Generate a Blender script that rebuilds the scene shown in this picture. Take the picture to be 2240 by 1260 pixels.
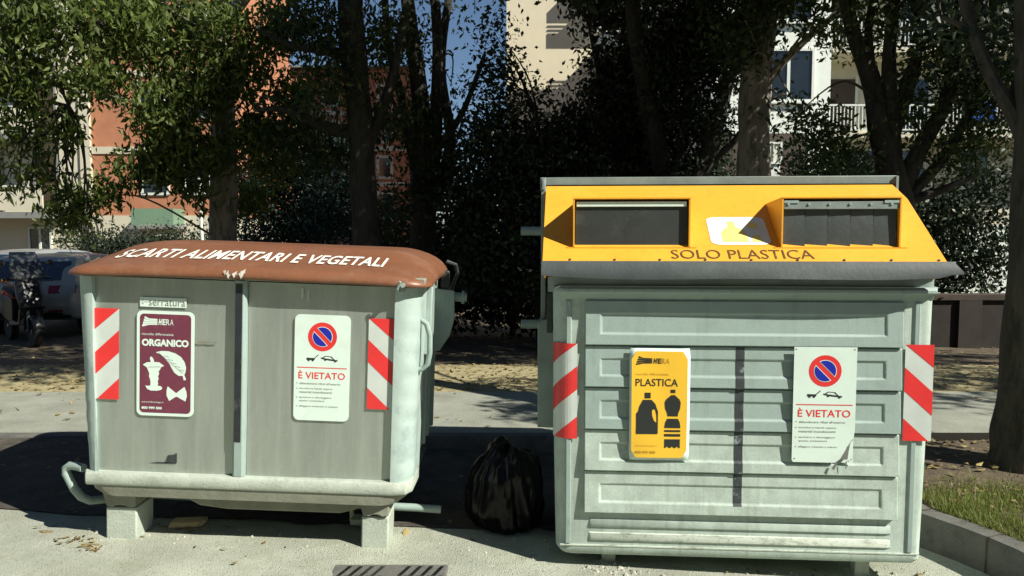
import bpy, bmesh, math, random
import numpy as np
from mathutils import Vector, Matrix, noise as mnoise

for o in list(bpy.data.objects): bpy.data.objects.remove(o)
S = bpy.context.scene
C = S.collection
R = math.radians
PI = math.pi

# ------------------------------------------------------------------ camera
CAM_H, FPX = 1.58, 1630.0
PITCH = math.atan(110 / FPX)
cam = bpy.data.cameras.new('camera')
cam.sensor_width = 36.0
cam.lens = 36.0 * FPX / 2240.0
cam.clip_end = 2000.0
co = bpy.data.objects.new('camera', cam); C.objects.link(co)
co.location = (0, 0, CAM_H)
co.rotation_euler = (PI / 2 - PITCH, 0, 0)
S.camera = co
# ------------------------------------------------------------------ sky, sun, exposure
SUN_EL, SUN_OFF = R(40), R(31)                 # elevation; angle off the bins' front plane, from the right
to_sun = Vector((math.cos(SUN_EL) * math.cos(SUN_OFF), -math.cos(SUN_EL) * math.sin(SUN_OFF), math.sin(SUN_EL)))
W = bpy.data.worlds.new('World'); S.world = W; W.use_nodes = True
wn = W.node_tree.nodes; wl = W.node_tree.links
bg = wn['Background']
sky = wn.new('ShaderNodeTexSky'); sky.sky_type = 'NISHITA'; sky.sun_disc = False
sky.dust_density = 0.1; sky.air_density = 1.0; sky.ozone_density = 4.0
sky.sun_elevation = SUN_EL
sky.sun_rotation = math.atan2(to_sun.x, to_sun.y)
wl.new(sky.outputs[0], bg.inputs[0])
bg.inputs[1].default_value = 0.05
sun = bpy.data.lights.new('sun', 'SUN'); sun.energy = 5.0; sun.angle = R(0.5); sun.color = (1.0, 0.95, 0.84)
so = bpy.data.objects.new('sun', sun); C.objects.link(so)
so.rotation_euler = to_sun.to_track_quat('Z', 'Y').to_euler()
S.view_settings.view_transform = 'Standard'
S.view_settings.look = 'None'
S.view_settings.gamma = 1.0
S.view_settings.use_curve_mapping = False
S.view_settings.exposure = 0.68
S.cycles.max_bounces = 6
S.cycles.transparent_max_bounces = 8

# ------------------------------------------------------------------ helpers
def P(px, py, Y):
    """point at true depth Y seen at photo pixel (px, py)"""
    x = (px - 1120) / FPX; u = (630 - py) / FPX
    cp, sp = math.cos(PITCH), math.sin(PITCH)
    d = Vector((x, cp + u * sp, -sp + u * cp))
    return Vector((0, 0, CAM_H)) + d * (Y / d.y)

def lin(c):
    return tuple(((v / 255) / 12.92 if v / 255 <= 0.04045 else ((v / 255 + 0.055) / 1.055) ** 2.4) for v in c)

def mat(name, col, rough=0.6, metal=0.0, var=0.25, scale=6.0, bump=0.0, bscale=60.0, stretch=(1, 1, 1), dark=None,
        dscale=3.0, dlo=0.55, dhi=0.7, spec=0.5, detail=5.0, fine=None, fscale=250.0, famt=0.5, drip=None, dramt=.4):
    """procedural surface: base colour with broad noise, optional blotches of a second colour, optional speckle, bump"""
    m = bpy.data.materials.new(name); m.use_nodes = True
    n, l = m.node_tree.nodes, m.node_tree.links
    b = n['Principled BSDF']
    tc = n.new('ShaderNodeTexCoord'); mp = n.new('ShaderNodeMapping')
    mp.inputs['Scale'].default_value = stretch
    l.new(tc.outputs['Object'], mp.inputs[0])
    nz = n.new('ShaderNodeTexNoise'); nz.inputs['Scale'].default_value = scale; nz.inputs['Detail'].default_value = detail
    nz.inputs['Roughness'].default_value = 0.65
    l.new(mp.outputs[0], nz.inputs['Vector'])
    cr = n.new('ShaderNodeValToRGB')
    c = Vector(col[:3])
    cr.color_ramp.elements[0].position = 0.3; cr.color_ramp.elements[1].position = 0.7
    cr.color_ramp.elements[0].color = (*(c * (1 - var)), 1)
    cr.color_ramp.elements[1].color = (*(c * (1 + var)), 1)
    l.new(nz.outputs['Fac'], cr.inputs[0])
    out = cr.outputs[0]
    def blend(colour, sc, lo, hi, amt, st=None):
        nonlocal out
        n2 = n.new('ShaderNodeTexNoise'); n2.inputs['Scale'].default_value = sc; n2.inputs['Detail'].default_value = 7
        n2.inputs['Roughness'].default_value = 0.7
        l.new(mp.outputs[0] if st else tc.outputs['Object'], n2.inputs['Vector'])
        mr = n.new('ShaderNodeMapRange'); mr.inputs[1].default_value = lo; mr.inputs[2].default_value = hi
        mr.inputs[3].default_value = 0; mr.inputs[4].default_value = amt
        l.new(n2.outputs['Fac'], mr.inputs[0])
        mx = n.new('ShaderNodeMix'); mx.data_type = 'RGBA'
        l.new(mr.outputs[0], mx.inputs[0]); l.new(out, mx.inputs[6]); mx.inputs[7].default_value = (*colour, 1)
        out = mx.outputs[2]
    if dark: blend(dark, dscale, dlo, dhi, 1.0, True)
    if fine: blend(fine, fscale, 0.55, 0.68, famt)
    if drip:
        m3 = n.new('ShaderNodeMapping'); m3.inputs['Scale'].default_value = (16, 16, .55); l.new(tc.outputs['Object'], m3.inputs[0])
        n4 = n.new('ShaderNodeTexNoise'); n4.inputs['Scale'].default_value = 2.2; n4.inputs['Detail'].default_value = 5; l.new(m3.outputs[0], n4.inputs['Vector'])
        r4 = n.new('ShaderNodeMapRange'); r4.inputs[1].default_value = .54; r4.inputs[2].default_value = .72; r4.inputs[4].default_value = dramt; l.new(n4.outputs['Fac'], r4.inputs[0])
        x4 = n.new('ShaderNodeMix'); x4.data_type = 'RGBA'; l.new(r4.outputs[0], x4.inputs[0]); l.new(out, x4.inputs[6]); x4.inputs[7].default_value = (*drip, 1); out = x4.outputs[2]
    l.new(out, b.inputs['Base Color'])
    b.inputs['Roughness'].default_value = rough; b.inputs['Metallic'].default_value = metal
    b.inputs['Specular IOR Level'].default_value = spec
    if bump:
        n3 = n.new('ShaderNodeTexNoise'); n3.inputs['Scale'].default_value = bscale; n3.inputs['Detail'].default_value = 4
        l.new(mp.outputs[0], n3.inputs['Vector'])
        bp = n.new('ShaderNodeBump'); bp.inputs['Strength'].default_value = bump; bp.inputs['Distance'].default_value = 0.01
        l.new(n3.outputs['Fac'], bp.inputs['Height']); l.new(bp.outputs[0], b.inputs['Normal'])
    return m

def leafmat(name, c0, c1, trans=0.35, rough=0.5):
    m = bpy.data.materials.new(name); m.use_nodes = True
    n, l = m.node_tree.nodes, m.node_tree.links
    b = n['Principled BSDF']; out = n['Material Output']
    at = n.new('ShaderNodeAttribute'); at.attribute_name = 'tint'
    cr = n.new('ShaderNodeValToRGB')
    cr.color_ramp.elements[0].color = (*c0, 1); cr.color_ramp.elements[1].color = (*c1, 1)
    l.new(at.outputs['Fac'], cr.inputs[0]); l.new(cr.outputs[0], b.inputs['Base Color'])
    b.inputs['Roughness'].default_value = rough; b.inputs['Specular IOR Level'].default_value = 0.35
    t = n.new('ShaderNodeBsdfTranslucent'); mx = n.new('ShaderNodeMixShader'); mx.inputs[0].default_value = trans
    l.new(cr.outputs[0], t.inputs[0])
    l.new(b.outputs[0], mx.inputs[1]); l.new(t.outputs[0], mx.inputs[2]); l.new(mx.outputs[0], out.inputs[0])
    return m

class MB:
    """collects shapes into one mesh"""
    def __init__(s): s.v = []; s.f = []; s.mi = []; s.cur = 0
    def add(s, vs, fs):
        k = len(s.v); s.v += [tuple(v) for v in vs]; s.f += [tuple(i + k for i in f) for f in fs]; s.mi += [s.cur] * len(fs)
        return s
    def box(s, x0, x1, y0, y1, z0, z1):
        return s.add([(x0, y0, z0), (x1, y0, z0), (x1, y1, z0), (x0, y1, z0), (x0, y0, z1), (x1, y0, z1), (x1, y1, z1), (x0, y1, z1)],
                     [(0, 3, 2, 1), (4, 5, 6, 7), (0, 1, 5, 4), (1, 2, 6, 5), (2, 3, 7, 6), (3, 0, 4, 7)])
    def rings(s, rings, cap0=True, cap1=True, closed=True):
        n = len(rings[0]); vs = [p for r in rings for p in r]; fs = []
        for i in range(len(rings) - 1):
            for j in range(n if closed else n - 1):
                a, b = i * n + j, i * n + (j + 1) % n
                fs.append((a, b, b + n, a + n))
        if cap0: fs.append(tuple(range(n - 1, -1, -1)))
        if cap1: fs.append(tuple(range((len(rings) - 1) * n, len(rings) * n)))
        return s.add(vs, fs)
    def prism(s, poly, axis, a, b):
        """extrude a 2-D polygon between a and b along axis; polygon gives the other two coordinates in order"""
        def mk(p, t):
            return {'x': (t, p[0], p[1]), 'y': (p[0], t, p[1]), 'z': (p[0], p[1], t)}[axis]
        return s.rings([[mk(p, a) for p in poly], [mk(p, b) for p in poly]])
    def tube(s, pts, rad, n=10, cap=True, wob=0.0, seed=0):
        pts = [Vector(p) for p in pts]; rr = rad if hasattr(rad, '__len__') else [rad] * len(pts)
        rings = []; up = None; rg = random.Random(seed)
        ph = [rg.uniform(0, 6.28) for _ in range(4)]
        for i, p in enumerate(pts):
            t = (pts[min(i + 1, len(pts) - 1)] - pts[max(i - 1, 0)]).normalized()
            if up is None: up = Vector((0, 0, 1)) if abs(t.z) < 0.9 else Vector((0, 1, 0))
            a = t.cross(up).normalized(); b2 = a.cross(t).normalized(); up = b2
            ring = []
            for k in range(n):
                th = 2 * PI * k / n
                q = 1 + wob * (math.sin(3 * th + ph[0] + i * .3) * .5 + math.sin(5 * th + ph[1] - i * .5) * .3 + math.sin(2 * th + ph[2] + i) * .4)
                ring.append(p + (a * math.cos(th) + b2 * math.sin(th)) * rr[i] * q)
            rings.append(ring)
        return s.rings(rings, cap, cap)
    def lathe(s, prof, centre, axis='z', n=24):
        """prof: (radius, along) pairs"""
        rings = []
        for r, t in prof:
            ring = []
            for k in range(n):
                c, d = r * math.cos(2 * PI * k / n), r * math.sin(2 * PI * k / n)
                q = {'z': (c, d, t), 'y': (c, t, d), 'x': (t, c, d)}[axis]
                ring.append(tuple(q[i] + centre[i] for i in range(3)))
            rings.append(ring)
        return s.rings(rings)

def link(name, me, parent=None):
    o = bpy.data.objects.new(name, me); C.objects.link(o)
    if parent: o.parent = parent
    return o

def obj(name, mb, m, parent=None, bevel=0, smooth=False, sub=0, seg=2):
    me = bpy.data.meshes.new(name); me.from_pydata(mb.v, [], mb.f)
    ms = m if isinstance(m, (list, tuple)) else [m]
    for q in ms: me.materials.append(q)
    if len(ms) > 1: me.polygons.foreach_set('material_index', mb.mi)
    bm = bmesh.new(); bm.from_mesh(me); bmesh.ops.recalc_face_normals(bm, faces=bm.faces); bm.to_mesh(me); bm.free()
    me.update()
    o = link(name, me, parent)
    if bevel:
        b = o.modifiers.new('bevel', 'BEVEL'); b.width = bevel; b.segments = seg; b.limit_method = 'ANGLE'; b.angle_limit = R(40)
    if sub:
        b = o.modifiers.new('sub', 'SUBSURF'); b.levels = sub; b.render_levels = sub
    if smooth or bevel:
        me.polygons.foreach_set('use_smooth', [True] * len(me.polygons))
        if not sub: me.set_sharp_from_angle(angle=R(35))
    return o

def tag(o, label=None, cat=None, group=None, kind=None):
    if label: o['label'] = label
    if cat: o['category'] = cat
    if group: o['group'] = group
    if kind: o['kind'] = kind
    return o

def empty(name, loc, label, cat, group=None, rot=(0, 0, 0)):
    o = bpy.data.objects.new(name, None); C.objects.link(o); o.location = loc; o.rotation_euler = rot
    o.empty_display_size = 0.1
    return tag(o, label, cat, group)

def structure(name, mb, m, **k):
    return tag(obj(name, mb, m, **k), kind='structure')

def rrect(x0, x1, z0, z1, r, n=5):
    pts = []
    for cx, cz, a in ((x1 - r, z1 - r, 0), (x0 + r, z1 - r, 90), (x0 + r, z0 + r, 180), (x1 - r, z0 + r, 270)):
        for k in range(n + 1):
            t = R(a + 90 * k / n); pts.append((cx + r * math.cos(t), cz + r * math.sin(t)))
    return pts

def text_pts(body, shear=0.0, bold=0.0, space=1.0):
    """outline mesh of a word from the built-in font, normalised to a unit box"""
    cu = bpy.data.curves.new('t', 'FONT'); cu.body = body; cu.shear = shear; cu.offset = bold; cu.space_character = space
    cu.resolution_u = 3
    o = bpy.data.objects.new('t', cu); C.objects.link(o)
    dg = bpy.context.evaluated_depsgraph_get(); dg.update()
    me = bpy.data.meshes.new_from_object(o.evaluated_get(dg))
    v = np.array([p.co[:2] for p in me.vertices]); f = [tuple(p.vertices) for p in me.polygons]
    bpy.data.objects.remove(o); bpy.data.curves.remove(cu); bpy.data.meshes.remove(me)
    lo = v.min(0); hi = v.max(0)
    return (v - lo) / (hi - lo), f

def add_text(mb, body, x0, x1, z0, z1, y, **k):
    v, f = text_pts(body, **k)
    mb.add([(x0 + a * (x1 - x0), y, z0 + b * (z1 - z0)) for a, b in v], f)

def flat(mb, pts, y):
    mb.add([(a, y, b) for a, b in pts], [tuple(range(len(pts)))])

def disc(cx, cz, r, n=40):
    return [(cx + r * math.cos(2 * PI * k / n), cz + r * math.sin(2 * PI * k / n)) for k in range(n)]

# ------------------------------------------------------------------ materials
ZINC = mat('galvanised_zinc', (.295, .385, .352), .55, .0, .14, 7, .12, 140, dark=(.215, .28, .258), dscale=7, dlo=.5, dhi=.78,
           fine=(.26, .32, .30), fscale=150, famt=.35, drip=(.20, .27, .24), dramt=.4)
ZINC_DIRTY = mat('galvanised_zinc_dirty', (.41, .50, .44), .6, .0, .15, 6, .15, 140, dark=(.30, .36, .31), dscale=8, dlo=.48, dhi=.75,
                 fine=(.20, .22, .18), fscale=90, famt=.35, drip=(.26, .30, .24), dramt=.5)
ZINC_SPLASH = mat('zinc_splashed_with_dirt', (.52, .58, .50), .65, .0, .12, 5, .15, 140, stretch=(.5, 1, 2.2), dark=(.20, .22, .17), dscale=14, dlo=.50, dhi=.68, fine=(.10, .115, .09), fscale=70, famt=.7)
ZINC_WORN = mat('zinc_corner_worn', (.38, .48, .44), .5, .0, .08, 8, .12, 60, dark=(.31, .405, .385), dscale=5, dlo=.52, dhi=.6)
STEEL = mat('brushed_steel_sheet', (.41, .455, .41), .36, .55, .08, 4, .06, 120, stretch=(2.5, 2.5, .35), dark=(.30, .335, .30), dscale=3, dlo=.42, dhi=.75, fine=(.48, .53, .47), fscale=40, famt=.35, drip=(.50, .55, .48), dramt=.35)
LEGM = mat('concrete_grey_leg', (.40, .45, .385), .7, 0, .12, 12, .25, 90, dark=(.29, .32, .27), dscale=7, fine=(.2, .22, .18), fscale=60, famt=.4)
UNDER = mat('dull_underside_metal', (.22, .23, .18), .7, 0, .2, 8, .2, 60)
BROWN = mat('brown_plastic', (.195, .080, .040), .42, 0, .10, 4, .05, 40, dark=(.235, .125, .078), dscale=5, dlo=.5, dhi=.75, fine=(.30, .19, .13), fscale=60, famt=.3)
YEL = mat('yellow_paint', (.79, .375, .034), .40, 0, .06, 4, .03, 30, dark=(.76, .41, .06), dscale=3, dlo=.5, dhi=.8, fine=(.50, .25, .02), fscale=26, famt=.22, drip=(.55, .29, .03), dramt=.35)
YELSIGN = mat('yellow_print', (.86, .52, .04), .4, 0, .04, 5)
MAROON = mat('maroon_print', (.155, .035, .062), .45, 0, .08, 9, dark=(.20, .06, .085), dscale=14)
WHITE = mat('white_print', (.67, .81, .73), .4, 0, .04, 6, dark=(.60, .69, .61), dscale=5, dlo=.5, dhi=.8)
REDP = mat('red_print', (.70, .035, .035), .42, 0, .08, 9)
REFL = mat('reflective_white', (.56, .62, .58), .4, 0, .08, 8)
BLUEP = mat('blue_print', (.010, .020, .36), .4, 0, .05, 9)
BLACKP = mat('black_print', (.018, .022, .02), .5, 0, .1, 9)
GREYP = mat('grey_print', (.16, .17, .15), .5, 0, .1, 9)
FADEY = mat('faded_print', (.52, .30, .03), .5, 0, .1, 9)
RUBBER = mat('grey_rubber', (.052, .066, .066), .6, 0, .2, 6, .1, 60, dark=(.075, .092, .09), dscale=4)
RUBBER2 = mat('dark_rubber_flap', (.030, .036, .034), .5, 0, .25, 3, .08, 50, dark=(.05, .06, .055), dscale=5)
GREYMETAL = mat('grey_painted_metal', (.20, .25, .235), .5, 0, .2, 6, .1, 60)
DARKMETAL = mat('dark_metal', (.05, .06, .06), .5, .3, .3, 8, .1, 60)
LIDTEXT = mat('white_lettering', (.82, .80, .72), .5, 0, .06, 20, dark=(.50, .33, .22), dscale=30, dlo=.60, dhi=.70)
BROWNTEXT = mat('dark_brown_lettering', (.10, .055, .012), .5, 0, .2, 20, dark=(.45, .25, .03), dscale=26, dlo=.56, dhi=.72)
WORNTAPE = mat('worn_black_tape', (.036, .044, .047), .5, 0, .35, 9, .2, 40, dark=(.24, .29, .30), dscale=12, dlo=.54, dhi=.64)
BLACKTAPE = mat('black_tape', (.020, .024, .027), .45, 0, .35, 9, .1, 40, dark=(.09, .10, .11), dscale=10, dlo=.58, dhi=.72)
ASPHALT = mat('pale_asphalt', (.385, .41, .33), .9, 0, .22, 2.2, 1.0, 150, dark=(.31, .325, .245), dscale=3.0, dlo=.48, dhi=.66,
              fine=(.10, .10, .08), fscale=75, famt=.75)
PATHM = mat('speckled_path', (.29, .305, .25), .9, 0, .22, 3, .8, 160, fine=(.12, .115, .09), fscale=90, famt=.7)
KERBM = mat('kerb_stone', (.13, .128, .115), .85, 0, .22, 5, .5, 90, dark=(.075, .075, .066), dscale=6, dlo=.5, dhi=.7)
SOIL = mat('leafy_soil', (.085, .066, .040), .95, 0, .45, 5, .9, 40, dark=(.16, .125, .07), dscale=11, dlo=.52, dhi=.66, fine=(.03, .026, .018), fscale=40, famt=.7)
LITTER = mat('leaf_litter_ground', (.33, .29, .16), .95, 0, .35, 8, .9, 60, dark=(.15, .14, .06), dscale=16, dlo=.5, dhi=.66, fine=(.36, .30, .17), fscale=45, famt=.7)
BARK = mat('bark', (.040, .036, .030), .95, 0, .35, 9, 1.0, 26, stretch=(1, 1, .25), dark=(.020, .018, .015), dscale=14, dlo=.48, dhi=.62)
BARKPALE = mat('pale_bark', (.23, .205, .16), .95, 0, .35, 8, 1.0, 24, stretch=(1, 1, .3), dark=(.075, .068, .052), dscale=13, dlo=.5, dhi=.64)
CREAM = mat('cream_render', (.55, .52, .40), .85, 0, .06, 1, .1, 40)
WHITEWALL = mat('white_render', (.70, .75, .68), .85, 0, .06, 1, .1, 40, dark=(.62, .67, .60), dscale=.8)
BRICK = mat('orange_brick', (.42, .18, .095), .85, 0, .14, 1.6, .2, 30)
GREYWALL = mat('grey_render', (.20, .205, .19), .85, 0, .1, 1, .1, 40)
GLASS = mat('window_glass', (.012, .016, .018), .08, 0, .3, 1, spec=.7)
DOORB = mat('brown_shutter', (.055, .037, .022), .6, 0, .15, 3)
FRAMEW = mat('white_window_frame', (.62, .66, .60), .5, 0, .04, 3)
GREENB = mat('green_balcony_panel', (.16, .26, .17), .6, 0, .1, 3)
BLUECLOTH = mat('blue_cloth', (.015, .075, .36), .8, 0, .15, 6)
CARW = mat('pale_car_paint', (.33, .35, .34), .25, .1, .04, 2)
CARS = mat('silver_car_paint', (.30, .31, .31), .25, .3, .04, 2)
CARGL = mat('car_glass', (.012, .03, .06), .05, 0, .2, 2, spec=.8)
TAIL = mat('tail_light_red', (.22, .006, .025), .2, 0, .1, 6)
ORANGE = mat('orange_lens', (.75, .22, .02), .25, 0, .1, 6)
TYRE = mat('tyre', (.012, .012, .012), .8, 0, .3, 20)
BLACKPL = mat('black_plastic', (.010, .011, .011), .35, 0, .2, 8)
CHROME = mat('alloy_rim', (.45, .45, .43), .3, .7, .1, 8)
BAGM = mat('black_bin_liner', (.003, .0032, .0036), .3, 0, .3, 4, 0, 16, spec=.25)
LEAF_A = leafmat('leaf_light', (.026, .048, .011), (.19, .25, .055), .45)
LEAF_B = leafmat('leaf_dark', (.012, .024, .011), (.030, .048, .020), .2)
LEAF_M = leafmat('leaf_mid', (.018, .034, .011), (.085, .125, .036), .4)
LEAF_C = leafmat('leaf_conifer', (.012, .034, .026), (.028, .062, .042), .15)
LEAF_F = leafmat('leaf_fallen', (.10, .065, .028), (.46, .37, .16), .1, .8)
GRASSM = leafmat('grass_blade', (.17, .15, .055), (.19, .27, .055), .35)

# ------------------------------------------------------------------ ground
def gz(x, y):
    """road surface height: falls gently to the right"""
    z = 0.02 - 0.037 * (x + 0.65)
    z = max(-0.062, min(0.10, z))
    return z + 0.004 * mnoise.noise(Vector((x * 2.2, y * 2.2, 0))) + 0.0025 * mnoise.noise(Vector((x * 9, y * 9, 3)))

def sheet(xs, ys, zf, keep=None):
    mb = MB(); n = len(ys)
    vs = [(x, y, zf(x, y)) for x in xs for y in ys]; fs = []
    for i in range(len(xs) - 1):
        for j in range(n - 1):
            fs.append((i * n + j, (i + 1) * n + j, (i + 1) * n + j + 1, i * n + j + 1))
    mb.add(vs, fs); return mb
def steps(*segs):
    out = []
    for a, b, d in segs:
        k = max(1, round((b - a) / d)); out += [a + (b - a) * i / k for i in range(k)]
    return out + [segs[-1][1]]
structure('road', sheet(steps((-40, -4, 3), (-4, 3, .05), (3, 40, 3)), steps((-12, 2.6, 1.5), (2.6, 5.5, .05)), gz), ASPHALT, smooth=True)
GUTTER_SHADE = mat('gutter_dirt_and_shade', (.060, .054, .042), .95, 0, .4, 6, .9, 50, dark=(.10, .09, .065), dscale=9, dlo=.52, dhi=.66, fine=(.02, .019, .016), fscale=50, famt=.7)  # dark sheet: kerb dirt plus painted shade between and under the bins
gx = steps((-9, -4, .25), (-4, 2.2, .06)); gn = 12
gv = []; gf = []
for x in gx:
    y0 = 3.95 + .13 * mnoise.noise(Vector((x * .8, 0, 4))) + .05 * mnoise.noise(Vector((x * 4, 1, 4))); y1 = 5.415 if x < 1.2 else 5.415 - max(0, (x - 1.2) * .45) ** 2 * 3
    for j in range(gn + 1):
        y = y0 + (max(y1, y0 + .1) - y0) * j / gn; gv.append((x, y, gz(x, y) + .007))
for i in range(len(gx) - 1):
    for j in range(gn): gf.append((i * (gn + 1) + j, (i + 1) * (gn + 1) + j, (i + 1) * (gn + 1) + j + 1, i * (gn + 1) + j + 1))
structure('gutter_shade_sheet', MB().add(gv, gf), GUTTER_SHADE, smooth=True)
def lz(x, y):
    t = max(0, min(1, (y - 8.3) / 2.6))
    return 0.108 - 0.235 * t + 0.018 * mnoise.noise(Vector((x * .9, y * .9, 5))) * min(1, max(0, (y - 6.98) * 1.2))
structure('ground', sheet(steps((-400, -16, 48), (-16, 10, .3), (10, 400, 48)), steps((6.7, 18, .3), (18, 60, 6), (60, 900, 120)), lz), SOIL, smooth=True)
structure('path', sheet(steps((-40, -10, 5), (-10, 6, .25), (6, 40, 5)), steps((5.5, 6.98, .25)), lambda x, y: 0.122), PATHM)
structure('verge', sheet(steps((-40, -10, 5), (-10, 6, .25), (6, 40, 5)), steps((6.98, 8.7, .15)), lambda x, y: lz(x, y) + .014), LITTER)

KERB = [(-40, 5.42), (-12, 5.42), (-3, 5.42), (1.2, 5.42), (1.6, 5.38), (1.9, 5.22), (2.06, 4.95), (2.12, 4.6), (2.13, 4.2), (2.15, 3.9), (2.20, 3.8),
        (2.26, 3.69), (2.32, 3.55), (2.36, 3.42), (2.40, 3.2), (2.43, 2.9), (2.44, 2.4), (2.44, 0.5), (2.44, -12)]
def offset_line(L, d):
    out = []
    for i, p in enumerate(L):
        a = Vector(L[max(i - 1, 0)]); b = Vector(L[min(i + 1, len(L) - 1)]); t = (b - a).normalized()
        out.append((p[0] - t.y * d, p[1] + t.x * d))
    return out
KI = offset_line(KERB, .11)
mb = MB()
rings = []
for (a, b), (c, d) in zip(KERB, KI):
    rings.append([(a, b, -.2), (a + (c - a) * .0, b, .095), (a + (c - a) * .12, b + (d - b) * .12, .118), (c, d, .122), (c, d, -.2)])
mb.rings(rings)
kerb_o = structure('kerb', mb, KERBM, smooth=True)
for i in (9, 12, 14, 16):
    p, q = Vector(KERB[i]), Vector(KI[i]); tdir = Vector((-(q - p).y, (q - p).x)).normalized() * .004; ov = (p - q).normalized() * .003
    mb = MB(); pts = [(*(p + ov + tdir), -.06), (*(p + ov - tdir), -.06), (*(p + ov - tdir), .098), (*(p + ov + tdir), .098)]; mb.add(pts, [(0, 1, 2, 3)])
    m_ = p + (q - p) * .12
    mb.add([pts[3], pts[2], (*(m_ - tdir), .1205), (*(m_ + tdir), .1205), (*(q - tdir), .1245), (*(q + tdir), .1245)], [(0, 1, 2, 3), (3, 2, 4, 5)]); obj('joint', mb, SOIL, kerb_o)
# planted bed right of the yellow bin
mb = MB()
bx = [p for p in KI if p[1] < 5.41 and p[0] > 1.15]
vs = []; fs = []
for i, p in enumerate(bx):
    for k in range(9):
        x = p[0] + (8.0 - p[0]) * (k / 8) ** 2; y = p[1] + (5.5 - p[1]) * 0
        vs.append((x, y, .112 + .02 * mnoise.noise(Vector((x * 2, y * 2, 1))) * (1 if k else 0)))
for i in range(len(bx) - 1):
    for k in range(8): fs.append((i * 9 + k, i * 9 + k + 1, (i + 1) * 9 + k + 1, (i + 1) * 9 + k))
mb.add(vs, fs)
structure('planting_bed', mb, SOIL, smooth=True)

# ------------------------------------------------------------------ leaf meshes
def leaf_mesh(name, cen, size, m, parent, rng, droop=0.5, ratio=.42, tint=None, flatness=0.0):
    """many small pointed leaves: 6 vertices, two quads folded along the midrib"""
    n = len(cen)
    d = rng.normal(size=(n, 3)); d[:, 2] -= droop * 1.2
    if flatness: d[:, 2] *= (1 - flatness)
    d /= np.linalg.norm(d, axis=1)[:, None]
    u = rng.normal(size=(n, 3))
    if flatness: u = u * (1 - flatness) + np.cross(d, np.array([0, 0, 1.0])) * flatness
    u -= (u * d).sum(1)[:, None] * d; u /= np.linalg.norm(u, axis=1)[:, None] + 1e-9
    w = np.cross(d, u)
    s = size * rng.uniform(.6, 1.35, size=n)[:, None]
    hw = s * ratio * .5
    p0 = cen - d * s * .5; p3 = cen + d * s * .5
    fold = w * hw * .35
    a1 = cen - d * s * .12 + u * hw + fold; b1 = cen - d * s * .12 - u * hw + fold
    V = np.stack([p0, a1, p3, b1], 1).reshape(-1, 3)
    base = np.arange(n)[:, None] * 4
    T = np.concatenate([base + [0, 1, 2], base + [0, 2, 3]], 1).reshape(-1)
    me = bpy.data.meshes.new(name)
    me.vertices.add(4 * n); me.vertices.foreach_set('co', V.astype(np.float32).ravel())
    me.loops.add(6 * n); me.loops.foreach_set('vertex_index', T.astype(np.int32))
    me.polygons.add(2 * n); me.polygons.foreach_set('loop_start', (np.arange(2 * n) * 3).astype(np.int32))
    me.polygons.foreach_set('loop_total', np.full(2 * n, 3, np.int32))
    t = rng.beta(1.6, 2.4, size=n) if tint is None else tint
    at = me.attributes.new('tint', 'FLOAT', 'FACE'); at.data.foreach_set('value', np.repeat(t, 2).astype(np.float32))
    me.materials.append(m); me.update(); me.validate()
    return link(name, me, parent)

def clump_points(rng, blobs, clump=0.22, per=36):
    """blobs: (centre, (rx, ry, rz), leaf count); leaves gather in small clumps inside each blob"""
    out = []
    for c, r, n in blobs:
        k = max(1, int(n / per))
        q = rng.normal(size=(k, 3)); q /= np.linalg.norm(q, axis=1)[:, None]
        q *= (rng.uniform(.05, 1, size=k) ** .45)[:, None]
        cc = np.array(c) + q * np.array(r)
        idx = rng.integers(0, k, size=n)
        g = rng.normal(size=(n, 3)) * clump * np.array([1, 1, .8])
        out.append(cc[idx] + g)
    return np.concatenate(out)

# ------------------------------------------------------------------ the brown-lidded organic bin
def rr_loop(x0, x1, y0, y1, rl, rr, z, rb=.05, n=6):
    """rounded rectangle in plan: front corners rl/rr, back corners rb"""
    pts = []
    for cx, cy, r, a in ((x0 + rl, y0 + rl, rl, 180), (x1 - rr, y0 + rr, rr, 270), (x1 - rb, y1 - rb, rb, 0), (x0 + rb, y1 - rb, rb, 90)):
        for k in range(n + 1):
            t = R(a + 90 * k / n); pts.append((cx + r * math.cos(t), cy + r * math.sin(t), z))
    return pts

def taper(z): return (1.39 - z) / (1.39 - .36) * .055

def sign_base(bin_, label, x0, x1, z0, z1, y, r, m, warp=None, th=.003):
    mb = MB(); pts = rrect(x0, x1, z0, z1, r)
    mb.prism(pts, 'y', y, y + th)
    o = obj('sign', mb, m, bin_); o['label'] = label
    return o

def no_parking(sg, cx, cz, r, y):
    mb = MB(); flat(mb, disc(cx, cz, r), y); obj('red_disc', mb, REDP, sg)
    def seg(mb, rad, off, yy):
        for sgn in (1, -1):
            pts = []
            a0 = math.acos(off / rad)
            for k in range(17):
                t = -a0 + 2 * a0 * k / 16 + R(45) + (PI if sgn < 0 else 0)
                pts.append((cx + rad * math.cos(t), cz + rad * math.sin(t)))
            flat(mb, pts, yy)
    mb = MB(); seg(mb, r * .70, r * .15, y - .0006); obj('white_outline', mb, WHITE, sg)
    mb = MB(); seg(mb, r * .66, r * .19, y - .0012); obj('blue_field', mb, BLUEP, sg)

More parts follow.
